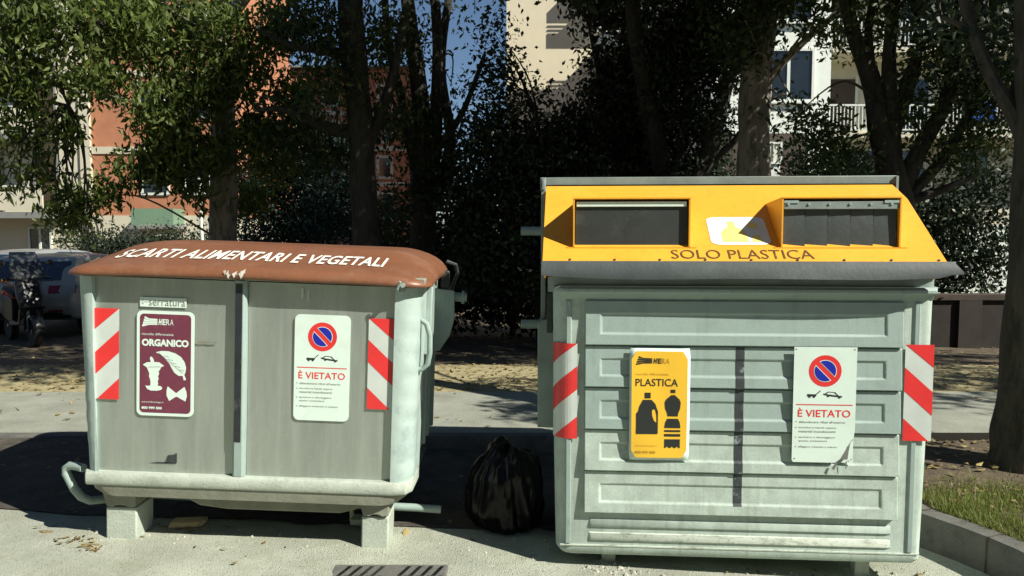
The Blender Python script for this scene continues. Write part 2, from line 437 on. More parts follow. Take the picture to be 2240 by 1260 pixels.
def tow_truck(sg, x0, x1, z0, z1, y):
    mb = MB(); w = x1 - x0; h = z1 - z0
    def q(pts): flat(mb, [(x0 + a * w, z0 + b * h) for a, b in pts], y)
    q([(0, .22), (.26, .22), (.27, .5), (0, .52)])
    q([(.24, .5), (.28, .5), (.40, 1), (.36, 1)])
    flat(mb, disc(x0 + .07 * w, z0 + .18 * h, h * .16, 12), y - .0003); flat(mb, disc(x0 + .2 * w, z0 + .18 * h, h * .16, 12), y - .0003)
    q([(.46, .62), (.60, .52), (1.0, .30), (.99, .10), (.62, .28), (.46, .46)])
    q([(.50, .62), (.60, .88), (.64, .88), (.56, .60)]); q([(.60, .80), (.82, .72), (.82, .80), (.62, .88)]); q([(.80, .78), (.90, .38), (.86, .38), (.77, .72)])
    flat(mb, disc(x0 + .60 * w, z0 + .30 * h, h * .15, 12), y - .0003); flat(mb, disc(x0 + .92 * w, z0 + .12 * h, h * .15, 12), y - .0003)
    obj('tow_pictogram', mb, BLACKP, sg)

def vietato(bin_, label, x0, x1, z0, z1, y, holes=False, torn=False):
    w, h = x1 - x0, z1 - z0
    mb = MB()
    if torn:
        pts = [(x0 + .02 * w, z0 + .0 * h), (x0 + .70 * w, z0), (x0 + .78 * w, z0 + .035 * h), (x0 + .93 * w, z0 + .19 * h), (x0 + .985 * w, z0 + .22 * h), (x1, z0 + .30 * h), (x1, z1),
               (x0, z1), (x0, z0 + .02 * h)]
        mb.prism(pts, 'y', y, y + .002)
        mb.prism([(x0 + .80 * w, z0 + .0 * h), (x1 - .015 * w, z0 - .002), (x1 - .005, z0 + .20 * h), (x0 + .945 * w, z0 + .175 * h), (x0 + .90 * w, z0 + .06 * h)], 'y', y + .004, y + .006)
        sg = obj('sign', mb, WHITE, bin_); sg['label'] = label
        m2 = MB(); flat(m2, [(x0 + .78 * w, z0 + .03 * h), (x0 + .93 * w, z0 + .17 * h), (x0 + .90 * w, z0 + .03 * h)], y + .003)
        flat(m2, [(x0 + .64 * w, z0 - .05 * h), (x0 + .68 * w, z0 - .065 * h), (x0 + .74 * w, z0 + .0 * h), (x0 + .70 * w, z0 + .005 * h)], y - .004)
        flat(m2, [(x0 + .86 * w, z0 - .05 * h), (x0 + .875 * w, z0 - .055 * h), (x0 + .885 * w, z0 + .02 * h), (x0 + .86 * w, z0 + .01 * h)], y - .004)
        obj('torn_edge', m2, GREYP, sg)
    else:
        mb.prism(rrect(x0, x1, z0, z1, .10 * w), 'y', y, y + .003)
        sg = obj('sign', mb, WHITE, bin_); sg['label'] = label
    U = lambda u: x0 + u * w
    V = lambda v: z1 - v * h
    yf = y - .0008
    no_parking(sg, U(.5), V(.205), .26 * w, yf)
    tow_truck(sg, U(.22), U(.78), V(.44), V(.375), yf)
    mb = MB(); flat(mb, [(U(.05), V(.502)), (U(.95), V(.502)), (U(.95), V(.494)), (U(.05), V(.494))], yf); obj('red_line', mb, REDP, sg)
    mb = MB(); add_text(mb, '\u00c8 VIETATO', U(.08), U(.92), V(.605), V(.525), yf, bold=.012); obj('red_lettering', mb, REDP, sg)
    mb = MB()
    rows = [("abbandonare rifiuti all'esterno", .10, .84, .648, 1), ('introdurre liquidi oppure', .10, .70, .698, 1), ('materiali incandescenti', .10, .69, .730, 0),
            ('spostare o danneggiare', .10, .68, .782, 1), ('questo contenitore', .10, .56, .815, 0), ('affiggere volantini o adesivi', .10, .72 if torn else .80, .866, 1)]
    for t, a, b, v, dot in rows:
        add_text(mb, t, U(a), U(b), V(v + .010), V(v - .010), yf)
        if dot: flat(mb, [(U(.045), V(v + .003)), (U(.065), V(v + .003)), (U(.065), V(v - .004)), (U(.045), V(v - .004))], yf)
    obj('small_lettering', mb, GREYP, sg)
    if holes:
        for a, b in ((.03, .02), (.96, .02), (.04, .97), (.95, .97)): mb = MB(); flat(mb, disc(U(a), V(b), .0035, 8), yf); obj('screw', mb, GREYP, sg)
    return sg

def hera_logo(mb, mb2, U, V, y, u0, u1, v0, v1, worn=False):
    """striped funnel mark and the utility's letters"""
    um = u0 + (u1 - u0) * .49; vm = (v0 + v1) / 2; hh = (v1 - v0) / 2
    for k in range(4):
        t0, t1 = -1 + k * .5, -1 + k * .5 + (.36 if worn else .44)
        ul = u0 + (u1 - u0) * (.09 - .025 * k)
        flat(mb, [(U(ul), V(vm + hh * t0)), (U(u0 + (u1 - u0) * .22), V(vm + hh * t0 * .62)), (U(um), V(vm + hh * t0 * .56)), (U(um), V(vm + hh * t1 * .56)),
                  (U(u0 + (u1 - u0) * .22), V(vm + hh * t1 * .62)), (U(ul - .005), V(vm + hh * t1))], y)
    x = u0 + (u1 - u0) * .52; wd = (u1 - x) / 4.15
    for i, ch in enumerate('HERA'):
        add_text(mb2 if i > 1 and worn else mb, ch, U(x + i * wd * 1.04), U(x + i * wd * 1.04 + wd * .95), V(vm + hh * .52), V(vm - hh * .56), y, shear=.2 if i == 0 else 0.05,
                 bold=(.06, .035, .015, .0)[i])

def strip(bin_, x0, x1, z0, z1, y, mirror, label, xmap=None):
    """red and white hazard strip; xmap wraps it round a corner"""
    xm = xmap or (lambda x: (x, y))
    def put(mb, poly, dy):
        # cut polygon into slices so that it can follow a rounded corner
        xs = [x0 + (x1 - x0) * k / 10 for k in range(11)]
        for a, b in zip(xs[:-1], xs[1:]):
            lo_a, hi_a = poly(a); lo_b, hi_b = poly(b)
            if hi_a - lo_a < 1e-5 and hi_b - lo_b < 1e-5: continue
            pa, pb = xm(a), xm(b)
            mb.add([(pa[0], pa[1] - dy, lo_a), (pb[0], pb[1] - dy, lo_b), (pb[0], pb[1] - dy, hi_b), (pa[0], pa[1] - dy, hi_a)], [(0, 1, 2, 3)])
    mb = MB(); put(mb, lambda x: (z0, z1), .001)
    o = obj('hazard_strip', mb, REFL, bin_); o['label'] = label
    h = z1 - z0; w = x1 - x0; step = h * .355; sl = .72 * w / .127 * .145 / .72
    for k in range(3):
        def poly(x, k=k):
            t = (x - x0) / w
            if mirror: t = 1 - t
            # stripes rise to the right (left strip); top one is a corner triangle
            lo = z1 - .30 * h + t * .28 * h - k * .365 * h
            hi = lo + .195 * h if k == 1 else (z1 if k == 0 else lo + .27 * h)
            if k == 0: lo = z1 - .235 * h + t * .235 * h; hi = z1
            if k == 1: lo = z1 - .735 * h + t * .255 * h; hi = lo + .245 * h
            if k == 2: lo = z0; hi = z0 + max(0, t - .1) / .9 * .235 * h
            return max(lo, z0), min(max(hi, lo), z1)
        mb = MB(); put(mb, poly, .002); obj('red_stripe', mb, REDP, o)
    return o

def organic_bin():
    t = empty('waste_bin', (-1.27, 3.6, .02), 'grey steel organic-waste bin with domed brown lid lettered SCARTI ALIMENTARI, on block legs',
              'waste bin', 'street waste bins', (0, R(2.2), 0))
    X0, X1, D = -.905, .777, 1.10
    # body tub: side and back walls
    mb = MB(); rings = []
    for z in (1.39, 1.0, .7, .42):
        k = taper(z)
        rings.append(rr_loop(X0 + k + .02, X1 - k * .25 - .02, .050, D - k * 1.5, .09, .12, z))
    for z, k2 in ((.36, .07), (.27, .20)):
        rings.append(rr_loop(X0 + k2 + .04, X1 - k2 - .04, .08 + k2 * .3, D - k2, .08, .1, z))
    mb.rings(rings)
    obj('body', mb, ZINC, t, smooth=True)
    # hopper belly below the frame
    mb = MB()
    def belly(y): return [(-.62, y, .30), (-.48, y, .27), (-.42, y, .215), (-.34, y, .175), (-.20, y, .16), (.38, y, .16), (.52, y, .20), (.60, y, .30)]
    mb.rings([belly(.14), belly(.95)])
    obj('belly', mb, UNDER, t, bevel=.01)
    # steel sheets
    for x0, x1, nm in ((-.815, -.12, 'a'), (-.065, .655, 'b')):
        mb = MB(); x0e, x1e = x0 + .004, x1 - .004
        n = 14; vs = []; fs = []
        zs = [.385 + (1.345 - .385) * j / 10 for j in range(11)]
        for i in range(n + 1):
            for z in zs:
                x = x0e + (x1e - x0e) * i / n
                tt = .5 * (i / n - .5)
                vs.append((x, .022 + .0035 * mnoise.noise(Vector((x * 2.1, z * 1.6, 2))), z))
        for i in range(n):
            for j in range(10): fs.append((i * 11 + j, (i + 1) * 11 + j, (i + 1) * 11 + j + 1, i * 11 + j + 1))
        mb.add(vs, fs)
        pn = obj('steel_sheet', mb, STEEL, t, smooth=True)
        if nm == 'a':
            m2 = MB(); m2.add([(-.455, .012, .44), (-.415, .019, .435), (-.415, .019, .475), (-.45, .017, .47)], [(0, 1, 2, 3)])
            m2.add([(-.413, .0185, .432), (-.405, .0185, .432), (-.405, .0185, .482), (-.413, .0185, .482)], [(0, 1, 2, 3)])
            m2.add([(-.545, .018, .428), (-.41, .018, .428), (-.41, .018, .437), (-.50, .018, .434)], [(0, 1, 2, 3)])
            obj('torn_tab', m2, DARKMETAL, pn)
    # frame rails
    mb = MB(); mb.box(-.845, .80, -.008, .05, 1.352, 1.395); obj('top_rail', mb, UNDER, t, bevel=.006)
    mb = MB()
    z0, z1 = .318, .384
    prof = [(.05, z0 - .0), (-.012, z0), (-.022, z0 + .015), (-.022, z1 - .012), (-.014, z1), (.05, z1)]
    mb.rings([[(-.856, y + .035, z) for y, z in prof], [(-.835, y, z) for y, z in prof], [(.66, y, z) for y, z in prof], [(.728, y + .018, z) for y, z in prof], [(.760, y + .06, z + .006) for y, z in prof], [(.768, y + .19, z + .02) for y, z in prof]])
    obj('bottom_rail', mb, LEGM, t, bevel=.003)
    mb = MB(); mb.rings([rr_loop(-.80, .69, .0, .9, .1, .1, .262), rr_loop(-.835, .73, -.005, .9, .09, .12, .29), rr_loop(-.845, .74, -.008, .9, .09, .12, .3175)])
    obj('skirt', mb, UNDER, t, smooth=True)
    # corner pillars: rounded in plan, tapering downwards
    for side in (-1, 1):
        mb = MB(); rings = []
        for q in range(97):
            z = 1.345 - .961 * q / 96
            k = taper(z)
            t5 = (1.22 - z) / .105 if side > 0 else (.80 - z) / .10
            dn = -.0026 * max(0, min(1, 4 * (.5 - abs((t5 % 1) - .5)) - .4)) if 0 < t5 < (8 if side > 0 else 3) else 0
            dn += .0008 * mnoise.noise(Vector((z * 7, side, 0)))
            if side < 0:
                x = X0 + k; r = .075
                a = [(-.812 + k * .3, .05, z), (-.812 + k * .3, -.006, z)]
                a += [(x + r - (r - dn * (i > 2)) * math.sin(R(90 * i / 6)), -.006 + r - (r - dn * (i > 2)) * math.cos(R(90 * i / 6)), z) for i in range(7)]
                a += [(x, .2, z), (x + .03, .2, z)]
            else:
                x = X1 - k * .25; r = .10
                a = [(.655, .05, z), (.655, -.006, z)]
                a += [(x - r + (r - dn * (1 < i < 6)) * math.sin(R(90 * i / 6)), -.006 + r - (r - dn * (1 < i < 6)) * math.cos(R(90 * i / 6)), z) for i in range(7)]
                a += [(x, .28, z), (x - .03, .28, z)]
            rings.append(a)
        mb.rings(rings)
        obj('corner_pillar', mb, ZINC_WORN, t, smooth=True)
    # centre post with black tape
    mb = MB(); mb.prism([(-.122, .05), (-.122, -.004), (-.112, -.014), (-.075, -.014), (-.063, -.002), (-.063, .05)], 'z', .385, 1.352)
    ps = obj('centre_post', mb, ZINC, t, bevel=.002)
    mb = MB(); mb.box(-.113, -.080, -.0165, -.0145, .56, 1.335); obj('black_tape', mb, BLACKTAPE, ps)
    # legs
    for x0, x1 in ((-.775, -.62), (.508, .645)):
        mb = MB()
        mb.prism([(.055, .185), (.055, .0), (.20, .0), (.235, .06), (.235, .185)], 'x', x0, x1)
        lg = obj('leg', mb, LEGM, t, bevel=.008)
        mb = MB(); mb.prism([(x0 - .01, .262), (x1 - .0, .262), (x1 + .0, .195), (x1 - .03, .190), (x1 - .055, .200), (x0 + .06, .200), (x0 + .04, .190), (x0 + .01, .195)], 'y', .04, .22)
        mb.box(x0 + .02, x1 - .01, .07, .22, .186, .20)
        obj('leg_bracket', mb, UNDER, lg, bevel=.004)
        for q in (x0 + .035, x1 - .035):
            m3 = MB(); m3.box(q - .008, q + .008, .05, .06, -.006, .008); obj('bolt', m3, DARKMETAL, lg)
    mb = MB(); mb.tube([(.40, .32, .23), (.41, .30, .06)], .012); mb.box(.41, .51, .26, .34, .055, .085); obj('locking_lever', mb, LEGM, t)
    # foot pedal bar
    mb = MB()
    mb.tube([(-.895, .07, .372), (-.94, .09, .374), (-.982, .105, .372), (-1.006, .11, .355), (-1.006, .11, .33), (-.965, .11, .25), (-.935, .12, .205), (-.90, .14, .180), (-.83, .22, .165), (-.70, .34, .15), (-.5, .36, .14), (.75, .36, .125), (.88, .36, .12)], .021, 12)
    obj('pedal_bar', mb, ZINC, t, smooth=True)
    # lid
    nx, ny = 90, 40
    LX0, LX1, LY0, LY1 = -.95, .828, -.060, 1.06
    def lid(u, v):
        x = LX0 + (LX1 - LX0) * u; y = LY0 + (LY1 - LY0) * v
        e = min(1, (x - LX0) / .34); e2 = min(1, (LX1 - x) / .30)
        sm = lambda q: math.sqrt(max(0, 1 - (1 - q) ** 2))
        prof = 1.352 + .056 * sm(min(1, v / .045)) + .103 * min(1, max(0, (y + .02) / .42)) + .005 * math.sin(min(1, max(0, (y - .3) / .76)) * PI)
        prof -= .20 * max(0, v - .93)
        end = min(sm(e), sm(e2))
        crown = .010 * math.sin(PI * u)
        bump = .006 * mnoise.noise(Vector((x * 2.5, y * 2.5, 7)))
        return prof - (prof - 1.352) * (1 - end) * (.85) + crown * end + bump * end
    # plan outline with rounded corners: pull the grid in near corners
    mb = MB(); vs = []; fs = []
    def plan(u, v):
        x = LX0 + (LX1 - LX0) * u; y = LY0 + (LY1 - LY0) * v
        rc = .13
        dx = max(0, LX0 + rc - x, x - (LX1 - rc)); 
        if dx > 0:
            ins = rc - math.sqrt(max(0, rc * rc - dx * dx))
            y = (LY0 + ins) + (LY1 - LY0 - 2 * ins) * v
        return x, y
    us = [0, .002, .004, .008, .012, .018, .025, .035, .045, .057, .07, .085, .1] + [.1 + .8 * k / nx for k in range(1, nx)] + [.9, .93, .955, .975, .988, .996, 1]
    vv = [0, .003, .010, .022, .035, .05] + [.05 + .95 * k / ny for k in range(1, ny + 1)]
    for u in us:
        for v in vv:
            x, y = plan(u, v); vs.append((x, y, lid(u, v)))
    m = len(vv)
    for i in range(len(us) - 1):
        for j in range(m - 1): fs.append((i * m + j, (i + 1) * m + j, (i + 1) * m + j + 1, i * m + j + 1))
    mb.add(vs, fs)
    L = obj('lid', mb, BROWN, t, smooth=True)
    L.data.set_sharp_from_angle(angle=R(80))
    sl = L.modifiers.new('thick', 'SOLIDIFY'); sl.thickness = .022; sl.offset = -1
    # lettering on the front slope of the lid
    v, f = text_pts('SCARTI ALIMENTARI E VEGETALI', shear=.10, bold=.022, space=1.06)
    mb = MB(); pts = []
    for a, b in v:
        x = -.752 + a * 1.335; y = .075 + b * .155
        u = (x - LX0) / (LX1 - LX0); w = (y - LY0) / (LY1 - LY0)
        pts.append((x, y, lid(u, w) + .005))
    mb.add(pts, f); obj('white_lettering', mb, LIDTEXT, L)
    # latch rag at mid front, small clamp at the right
    mb = MB(); rg = random.Random(4)
    for k in range(9):
        x = -.115 + rg.uniform(-.045, .05); z = 1.386 + rg.uniform(-.003, .02)
        mb.add([(x, -.063, z), (x + rg.uniform(.01, .03), -.066, z + rg.uniform(-.01, .02)), (x + rg.uniform(.0, .02), -.064, z - rg.uniform(.015, .03))], [(0, 1, 2)])
    obj('torn_chip', mb, LIDTEXT, L)
    mb = MB(); mb.tube([(.672, -.03, 1.33), (.675, -.075, 1.345), (.69, -.085, 1.38)], .007, 8); mb.box(.66, .70, -.02, .0, 1.325, 1.35); mb.lathe([(0, -.05), (.011, -.05), (.011, -.03), (0, -.03)], (.70, -.03, 1.362), 'y', 10)
    obj('lid_clamp', mb, ZINC, t, smooth=True)
    # right flank fittings
    mb = MB(); mb.prism([(.30, 1.36), (.40, 1.36), (.42, 1.1), (.34, .98), (.26, .98)], 'x', .765, .805); obj('side_brace', mb, ZINC, t, bevel=.006)
    mb = MB(); mb.tube([(.71, .085, 1.19), (.765, .075, 1.19), (.802, .075, 1.165), (.820, .075, 1.11), (.822, .075, 1.02), (.814, .075, .965), (.787, .08, .935), (.70, .085, .93)], [.012, .013, .014, .014, .014, .014, .013, .012], 10); obj('grab_handle', mb, ZINC, t, smooth=True)
    mb = MB(); mb.tube([(-.85, .36, 1.16), (-.97, .35, 1.16), (-1.01, .35, 1.12), (-1.01, .35, .98), (-.99, .35, .93), (-.83, .36, .92)], .013, 10); obj('grab_handle', mb, ZINC, t, smooth=True)
    mb = MB(); mb.tube([(.76, .80, 1.245), (.955, .80, 1.245)], .028, 14); mb.tube([(.925, .80, 1.245), (.94, .80, 1.245)], .04, 14)
    obj('lifting_pin', mb, ZINC, t, smooth=True)
    mb = MB(); mb.prism([(.74, 1.30), (.885, 1.285), (.890, 1.12), (.865, 1.02), (.81, .93), (.72, .91)], 'y', .74, .76); obj('gusset', mb, ZINC, t, bevel=.003)
    mb = MB(); mb.box(.80, .85, .76, .80, 1.285, 1.40); obj('hinge_block', mb, RUBBER2, t, bevel=.006)
    mb = MB(); mb.tube([(.84, .95, 1.25), (.885, .95, 1.38), (.875, .92, 1.43), (.82, .9, 1.45)], .012, 8); obj('lid_arm', mb, DARKMETAL, t, smooth=True)
    for y in (.45, .62, .85):
        mb = MB(); mb.prism([(y, 1.0), (y + .03, 1.0), (y + .03, .45), (y, .45)], 'x', .745, .772); obj('side_rib', mb, ZINC, t, bevel=.008)
    # scuffs on the steel
    for (x, z, w, h, m_) in ((-.27, 1.035, .10, .014, UNDER), (.20, 1.30, .012, .06, REFL), (.23, 1.29, .008, .07, REFL), (.54, .84, .05, .006, UNDER)):
        mb = MB(); n = 9
        top = [(x - w / 2 + w * k / n, z + h / 2 * (.4 + .6 * abs(math.sin(k * 1.7)))) for k in range(n + 1)]; bot = [(x + w / 2 - w * k / n, z - h / 2 * (.4 + .6 * abs(math.sin(k * 2.3 + 1)))) for k in range(n + 1)]
        flat(mb, top + bot, .0165); obj('scuff_mark', mb, m_, t)
    # stickers
    sg = sign_base(t, 'maroon organic-waste sticker with white border', -.602, -.322, .668, 1.186, .0125, .028, WHITE)
    mb = MB(); flat(mb, rrect(-.587, -.337, .683, 1.171, .020), .0118); obj('maroon_field', mb, MAROON, sg)
    x0, x1, z0, z1 = -.587, -.337, .683, 1.171
    U = lambda u: x0 + u * (x1 - x0)
    V = lambda v: z1 - v * (z1 - z0)
    y = .0110
    mb = MB(); hera_logo(mb, mb, U, V, y, .04, .66, .025, .135)
    add_text(mb, 'ORGANICO', U(.04), U(.955), V(.325), V(.252), y, bold=.05)
    obj('white_lettering', mb, WHITE, sg)
    mb = MB(); add_text(mb, 'raccolta differenziata', U(.04), U(.66), V(.215), V(.190), y)
    add_text(mb, 'www.ilrifiutologo.it', U(.04), U(.47), V(.905), V(.882), y); add_text(mb, '800 999 500', U(.04), U(.44), V(.965), V(.938), y, bold=.05)
    obj('small_lettering', mb, WHITE, sg)
    # apple core
    mb = MB()
    core = [(.06, .515), (.14, .490), (.22, .485), (.20, .455), (.205, .435), (.235, .430), (.27, .455), (.285, .485), (.38, .485), (.48, .520), (.42, .535), (.40, .56), (.37, .58), (.385, .60), (.36, .63), (.375, .65),
            (.355, .68), (.365, .70), (.355, .725), (.41, .725), (.45, .745), (.42, .765), (.34, .775), (.22, .775), (.15, .76), (.11, .725), (.15, .728), (.21, .725), (.215, .69), (.205, .66), (.185, .63), (.19, .60), (.165, .57), (.14, .54)]
    flat(mb, [(U(a), V(b)), ][0:0] or [(U(a), V(b)) for a, b in core], y)
    leaf = [(.31, .385), (.42, .370), (.56, .370), (.70, .390), (.81, .425), (.88, .475), (.91, .530), (.90, .575), (.875, .605), (.90, .635), (.91, .655), (.865, .660), (.85, .635), (.845, .615), (.76, .615), (.68, .585), (.63, .545), (.58, .495), (.50, .45), (.40, .405)]
    flat(mb, [(U(a), V(b)) for a, b in leaf], y)
    bow = [(.55, .725), (.71, .790), (.725, .790), (.88, .725), (.92, .775), (.93, .82), (.90, .875), (.74, .83), (.71, .83), (.58, .875), (.53, .82), (.53, .77)]
    flat(mb, [(U(a), V(b)) for a, b in bow], y)
    obj('food_pictogram', mb, WHITE, sg)
    mb = MB()
    for q in range(5):
        a = .47 + q * .075; b = .415 + q * .034
        flat(mb, [(U(a), V(b)), (U(a + .10), V(b + .012)), (U(a + .10), V(b + .016)), (U(a), V(b + .004))], y - .0005)
    flat(mb, [(U(.36), V(.388)), (U(.84), V(.59)), (U(.845), V(.587)), (U(.365), V(.385))], y - .0005)
    flat(mb, [(U(.17), V(.540)), (U(.41), V(.533)), (U(.41), V(.529)), (U(.17), V(.536))], y - .0005)
    obj('pictogram_lines', mb, GREYP, sg)
    vietato(t, 'white prohibition sticker with no-parking disc and red E VIETATO', .168, .440, .674, 1.197, .0125)
    sg = sign_base(t, 'small white sticker with arrow reading serratura', -.588, -.362, 1.205, 1.252, .014, .002, WHITE, th=.0015)
    mb = MB(); add_text(mb, 'serratura', -.545, -.368, 1.211, 1.242, .0132)
    for q in ([(-.583, 1.2275), (-.55, 1.2295), (-.55, 1.2265)], [(-.583, 1.228), (-.572, 1.240), (-.569, 1.238)], [(-.583, 1.228), (-.569, 1.218), (-.572, 1.216)]): flat(mb, q, .0132)
    obj('black_lettering', mb, GREYP, sg)
    strip(t, -.808, -.688, .742, 1.190, .0135, False, 'red and white hazard strip at the left of the steel front')
    strip(t, .528, .652, .742, 1.190, .0135, True, 'red and white hazard strip at the right of the steel front')
    return t
organic_bin()

# ------------------------------------------------------------------ the yellow-topped plastic bin
def plastic_bin():
    t = empty('waste_bin', (1.07, 3.45, -.03), 'large zinc plastic bin with sloping yellow hood lettered SOLO PLASTICA and two rubber-flapped slots', 'waste bin',
              'street waste bins', (0, 0, R(-4)))
    HW = .868
    # tub
    mb = MB(); rings = []
    for z, i, dy in ((1.35, 0, 0), (1.0, .004, 0), (.6, .008, 0), (.3, .014, 0), (.135, .018, 0)):
        rings.append(rr_loop(-HW - .012 + i, HW - i, 0 + dy, 1.12 - (1.35 - z) * .2, .085, .045, z))
    ba = rr_loop(-HW + .006, HW - .018, -.004, .87, .085, .045, .130)
    rings += [ba, rr_loop(-HW + .008, HW - .02, -.004, .87, .08, .045, .108), rr_loop(-HW + .025, HW - .035, .012, .85, .07, .04, .085), rr_loop(-HW + .06, HW - .07, .05, .82, .05, .03, .072)]
    mb.rings(rings)
    B = obj('body', mb, ZINC_DIRTY, t, smooth=True)
    # neck and top ledge
    mb = MB(); mb.rings([rr_loop(-.905, .875, .0, 1.1, .08, .05, 1.352), rr_loop(-.905, .875, .0, 1.1, .08, .05, 1.50)]); obj('neck', mb, GREYMETAL, t, smooth=True)
    mb = MB(); pr = [(.03, 1.318), (-.008, 1.325), (-.020, 1.345), (-.046, 1.358), (-.046, 1.372), (-.034, 1.384), (.03, 1.386)]
    mb.rings([[(-.875, y + .04, z) for y, z in pr], [(-.83, y, z) for y, z in pr], [(.78, y, z) for y, z in pr], [(.855, y + .012, z) for y, z in pr], [(.885, y + .07, z) for y, z in pr], [(.885, y + .4, z) for y, z in pr]])
    obj('top_ledge', mb, ZINC, t, bevel=.004)
    # pressed front: five sloping boards, each with a recessed field
    px0, px1 = -.727, .722
    edges = [1.318, 1.104, .905, .703, .503, .298]
    YT, YB = -.013, -.027
    def yw(z, zt, zb): return YT + (YB - YT) * (zt - z) / (zt - zb)
    tapep = []
    for k in range(5):
        zt, zb = edges[k] - .002, edges[k + 1] + .004
        mb = MB()
        def outer(n=6):
            pts = []
            for i in range(n * 2 + 2): pts.append((px0 + (px1 - px0) * (1 - i / (n * 2 + 1)), zt))
            for i in range(1, n * 1 + 1): pts.append((px0, zt + (zb - zt) * i / (n + 1)))
            for i in range(n * 2 + 2): pts.append((px0 + (px1 - px0) * i / (n * 2 + 1), zb))
            for i in range(1, n + 1): pts.append((px1, zb + (zt - zb) * i / (n + 1)))
            return pts
        O = outer()
        # recess outline with the same number of points, by angle matching
        rz1, rz0 = zt - .058, zb + .050
        rx0, rx1, rr_ = -.655, .648, .018
        def ring(inset):
            a0, a1, c0, c1 = rx0 + inset, rx1 - inset, rz0 + inset, rz1 - inset
            r = max(.004, rr_ - inset)
            out = []
            for (x, z) in O:
                u = (x - px0) / (px1 - px0); w = (z - zb) / (zt - zb)
                X = min(max(x, a0), a1); Z = min(max(z, c0), c1)
                if abs(x - px0) < 1e-6 or abs(x - px1) < 1e-6:
                    Z = c0 + r + (c1 - c0 - 2 * r) * w if 0 < w < 1 else Z; X = a0 if x < 0 else a1
                else:
                    X = a0 + r + (a1 - a0 - 2 * r) * u
                    Z = c1 if abs(z - zt) < 1e-6 else c0
                out.append((X, Z))
            return out
        A, Bq = ring(0), ring(.007)
        R3 = lambda L, d: [(x, yw(z, zt, zb) + d, z) for x, z in L]
        side = [(x + (-.006 if x == px0 else (.006 if x == px1 else 0)), .004, z) for x, z in O]
        side = [(x, .004, z) for x, z in O]
        mb.rings([side, R3(O, 0), R3(A, 0), R3(Bq, .007)], cap0=False, cap1=True)
        pn = obj('pressed_panel', mb, ZINC if k < 3 else ZINC_DIRTY, t)
        mod = pn.modifiers.new('b', 'BEVEL'); mod.width = .004; mod.segments = 2; mod.limit_method = 'ANGLE'; mod.angle_limit = R(30)
        pn.data.polygons.foreach_set('use_smooth', [True] * len(pn.data.polygons)); pn.data.set_sharp_from_angle(angle=R(30))
        if k: tapep += [(yw(zt, zt, zb) - .0012, zt), (yw(rz1 + .002, zt, zb) - .0012, rz1 + .003), (yw(rz1 - .009, zt, zb) + .0058, rz1 - .009), (yw(rz0 + .009, zt, zb) + .0058, rz0 + .009), (yw(rz0 - .003, zt, zb) - .0012, rz0 - .003), (yw(zb, zt, zb) - .0012, zb)]
    mb = MB(); tp = [p for p in tapep if p[1] > .335]
    mb.rings([[(-.028, y, z) for y, z in tp], [(.012, y, z) for y, z in tp]], False, False, closed=False)
    o = obj('tape_strip', mb, WORNTAPE, t); o['label'] = 'worn black vertical strip down the middle of the front'
    # two rounded bars below
    for zc in (.243, .176):
        mb = MB(); pr = [(.004, zc + .026), (-.005, zc + .020), (-.011, zc), (-.009, zc - .012), (.004, zc - .022)]
        mb.rings([[(-.70, y * .3, z) for y, z in pr], [(-.69, y, z) for y, z in pr], [(.69, y, z) for y, z in pr], [(.70, y * .3, z) for y, z in pr]]); obj('pressed_bar', mb, ZINC_DIRTY if zc > .2 else ZINC_SPLASH, t, smooth=True)
    mb = MB(); mb.box(-.84, .83, -.007, .0, .131, .137); obj('bottom_seam', mb, ZINC_SPLASH, t)
    # corner posts: narrow seams beside the rounded corners
    for x0, x1, s in ((-.815, -.79, -1), (.775, .80, 1)):
        mb = MB(); mb.box(x0, x1, -.008, .004, .14, 1.315); obj('corner_seam', mb, ZINC, t, bevel=.004)
    # hood: yellow sloped front
    yb, zb, yt, zt = -.08, 1.500, .42, 1.879
    nrm = Vector((0, -(zt - zb), (yt - yb))).normalized()
    def hood(x, s): return Vector((x, yb + (yt - yb) * s, zb + (zt - zb) * s))
    mb = MB()
    out = [(-.926, 0), (.872, 0), (.866, .80), (.835, 1.0), (-.922, 1.0)]
    n = 24
    front = [hood(-.926 + (1.798) * i / n, 0) for i in range(n + 1)] + [hood(*p) for p in out[2:]]
    back = [p - nrm * .012 for p in front]
    mb.rings([back, front])
    H = obj('hood', mb, YEL, t)
    for x0, x1 in ((-.922, -.912), (.850, .860)):
        mb = MB(); mb.prism([(yb + .01, zb - .02), (yb + .02, zb - .01), (yt, zt - .02), (.95, zt - .02), (.95, 1.42), (.0, 1.42)], 'x', x0, x1); obj('hood_cheek', mb, YEL, H)
    # rivets along the lower edge
    for i in range(9):
        c = hood(-.80 + i * .205, .022) + nrm * .001
        ring = [c + Vector((.006 * math.cos(a), 0, 0)) + nrm.cross(Vector((1, 0, 0))) * (.006 * math.sin(a)) for a in [2 * PI * q / 8 for q in range(8)]]
        mb = MB(); mb.rings([ring, [p + nrm * .003 for p in ring]]); obj('rivet', mb, DARKMETAL, H)
    # the two slots
    for (xl, xr, kind) in ((-.785, -.243, 'flap'), (.170, .702, 'fringe')):
        s0 = .165; b0 = hood(0, s0); zf = b0.z; yf = b0.y - .004
        ztop = zf + .228; s1 = .685; c1 = hood(0, s1); th = .007
        cheek = lambda a: MB().prism([(yf, zf), (yf, ztop), (c1.y + .02, c1.z + .01), (c1.y + .02, zf)], 'x', a, a + th)
        sl = obj('slot_cheek', cheek(xl), YEL, H); obj('slot_cheek', cheek(xr - th), YEL, H)
        mb = MB(); mb.prism([(yf - .002, ztop), (yf - .002, ztop + .006), (c1.y + .02, c1.z + .018), (c1.y + .02, c1.z + .01)], 'x', xl, xr); obj('slot_top', mb, YEL, sl)
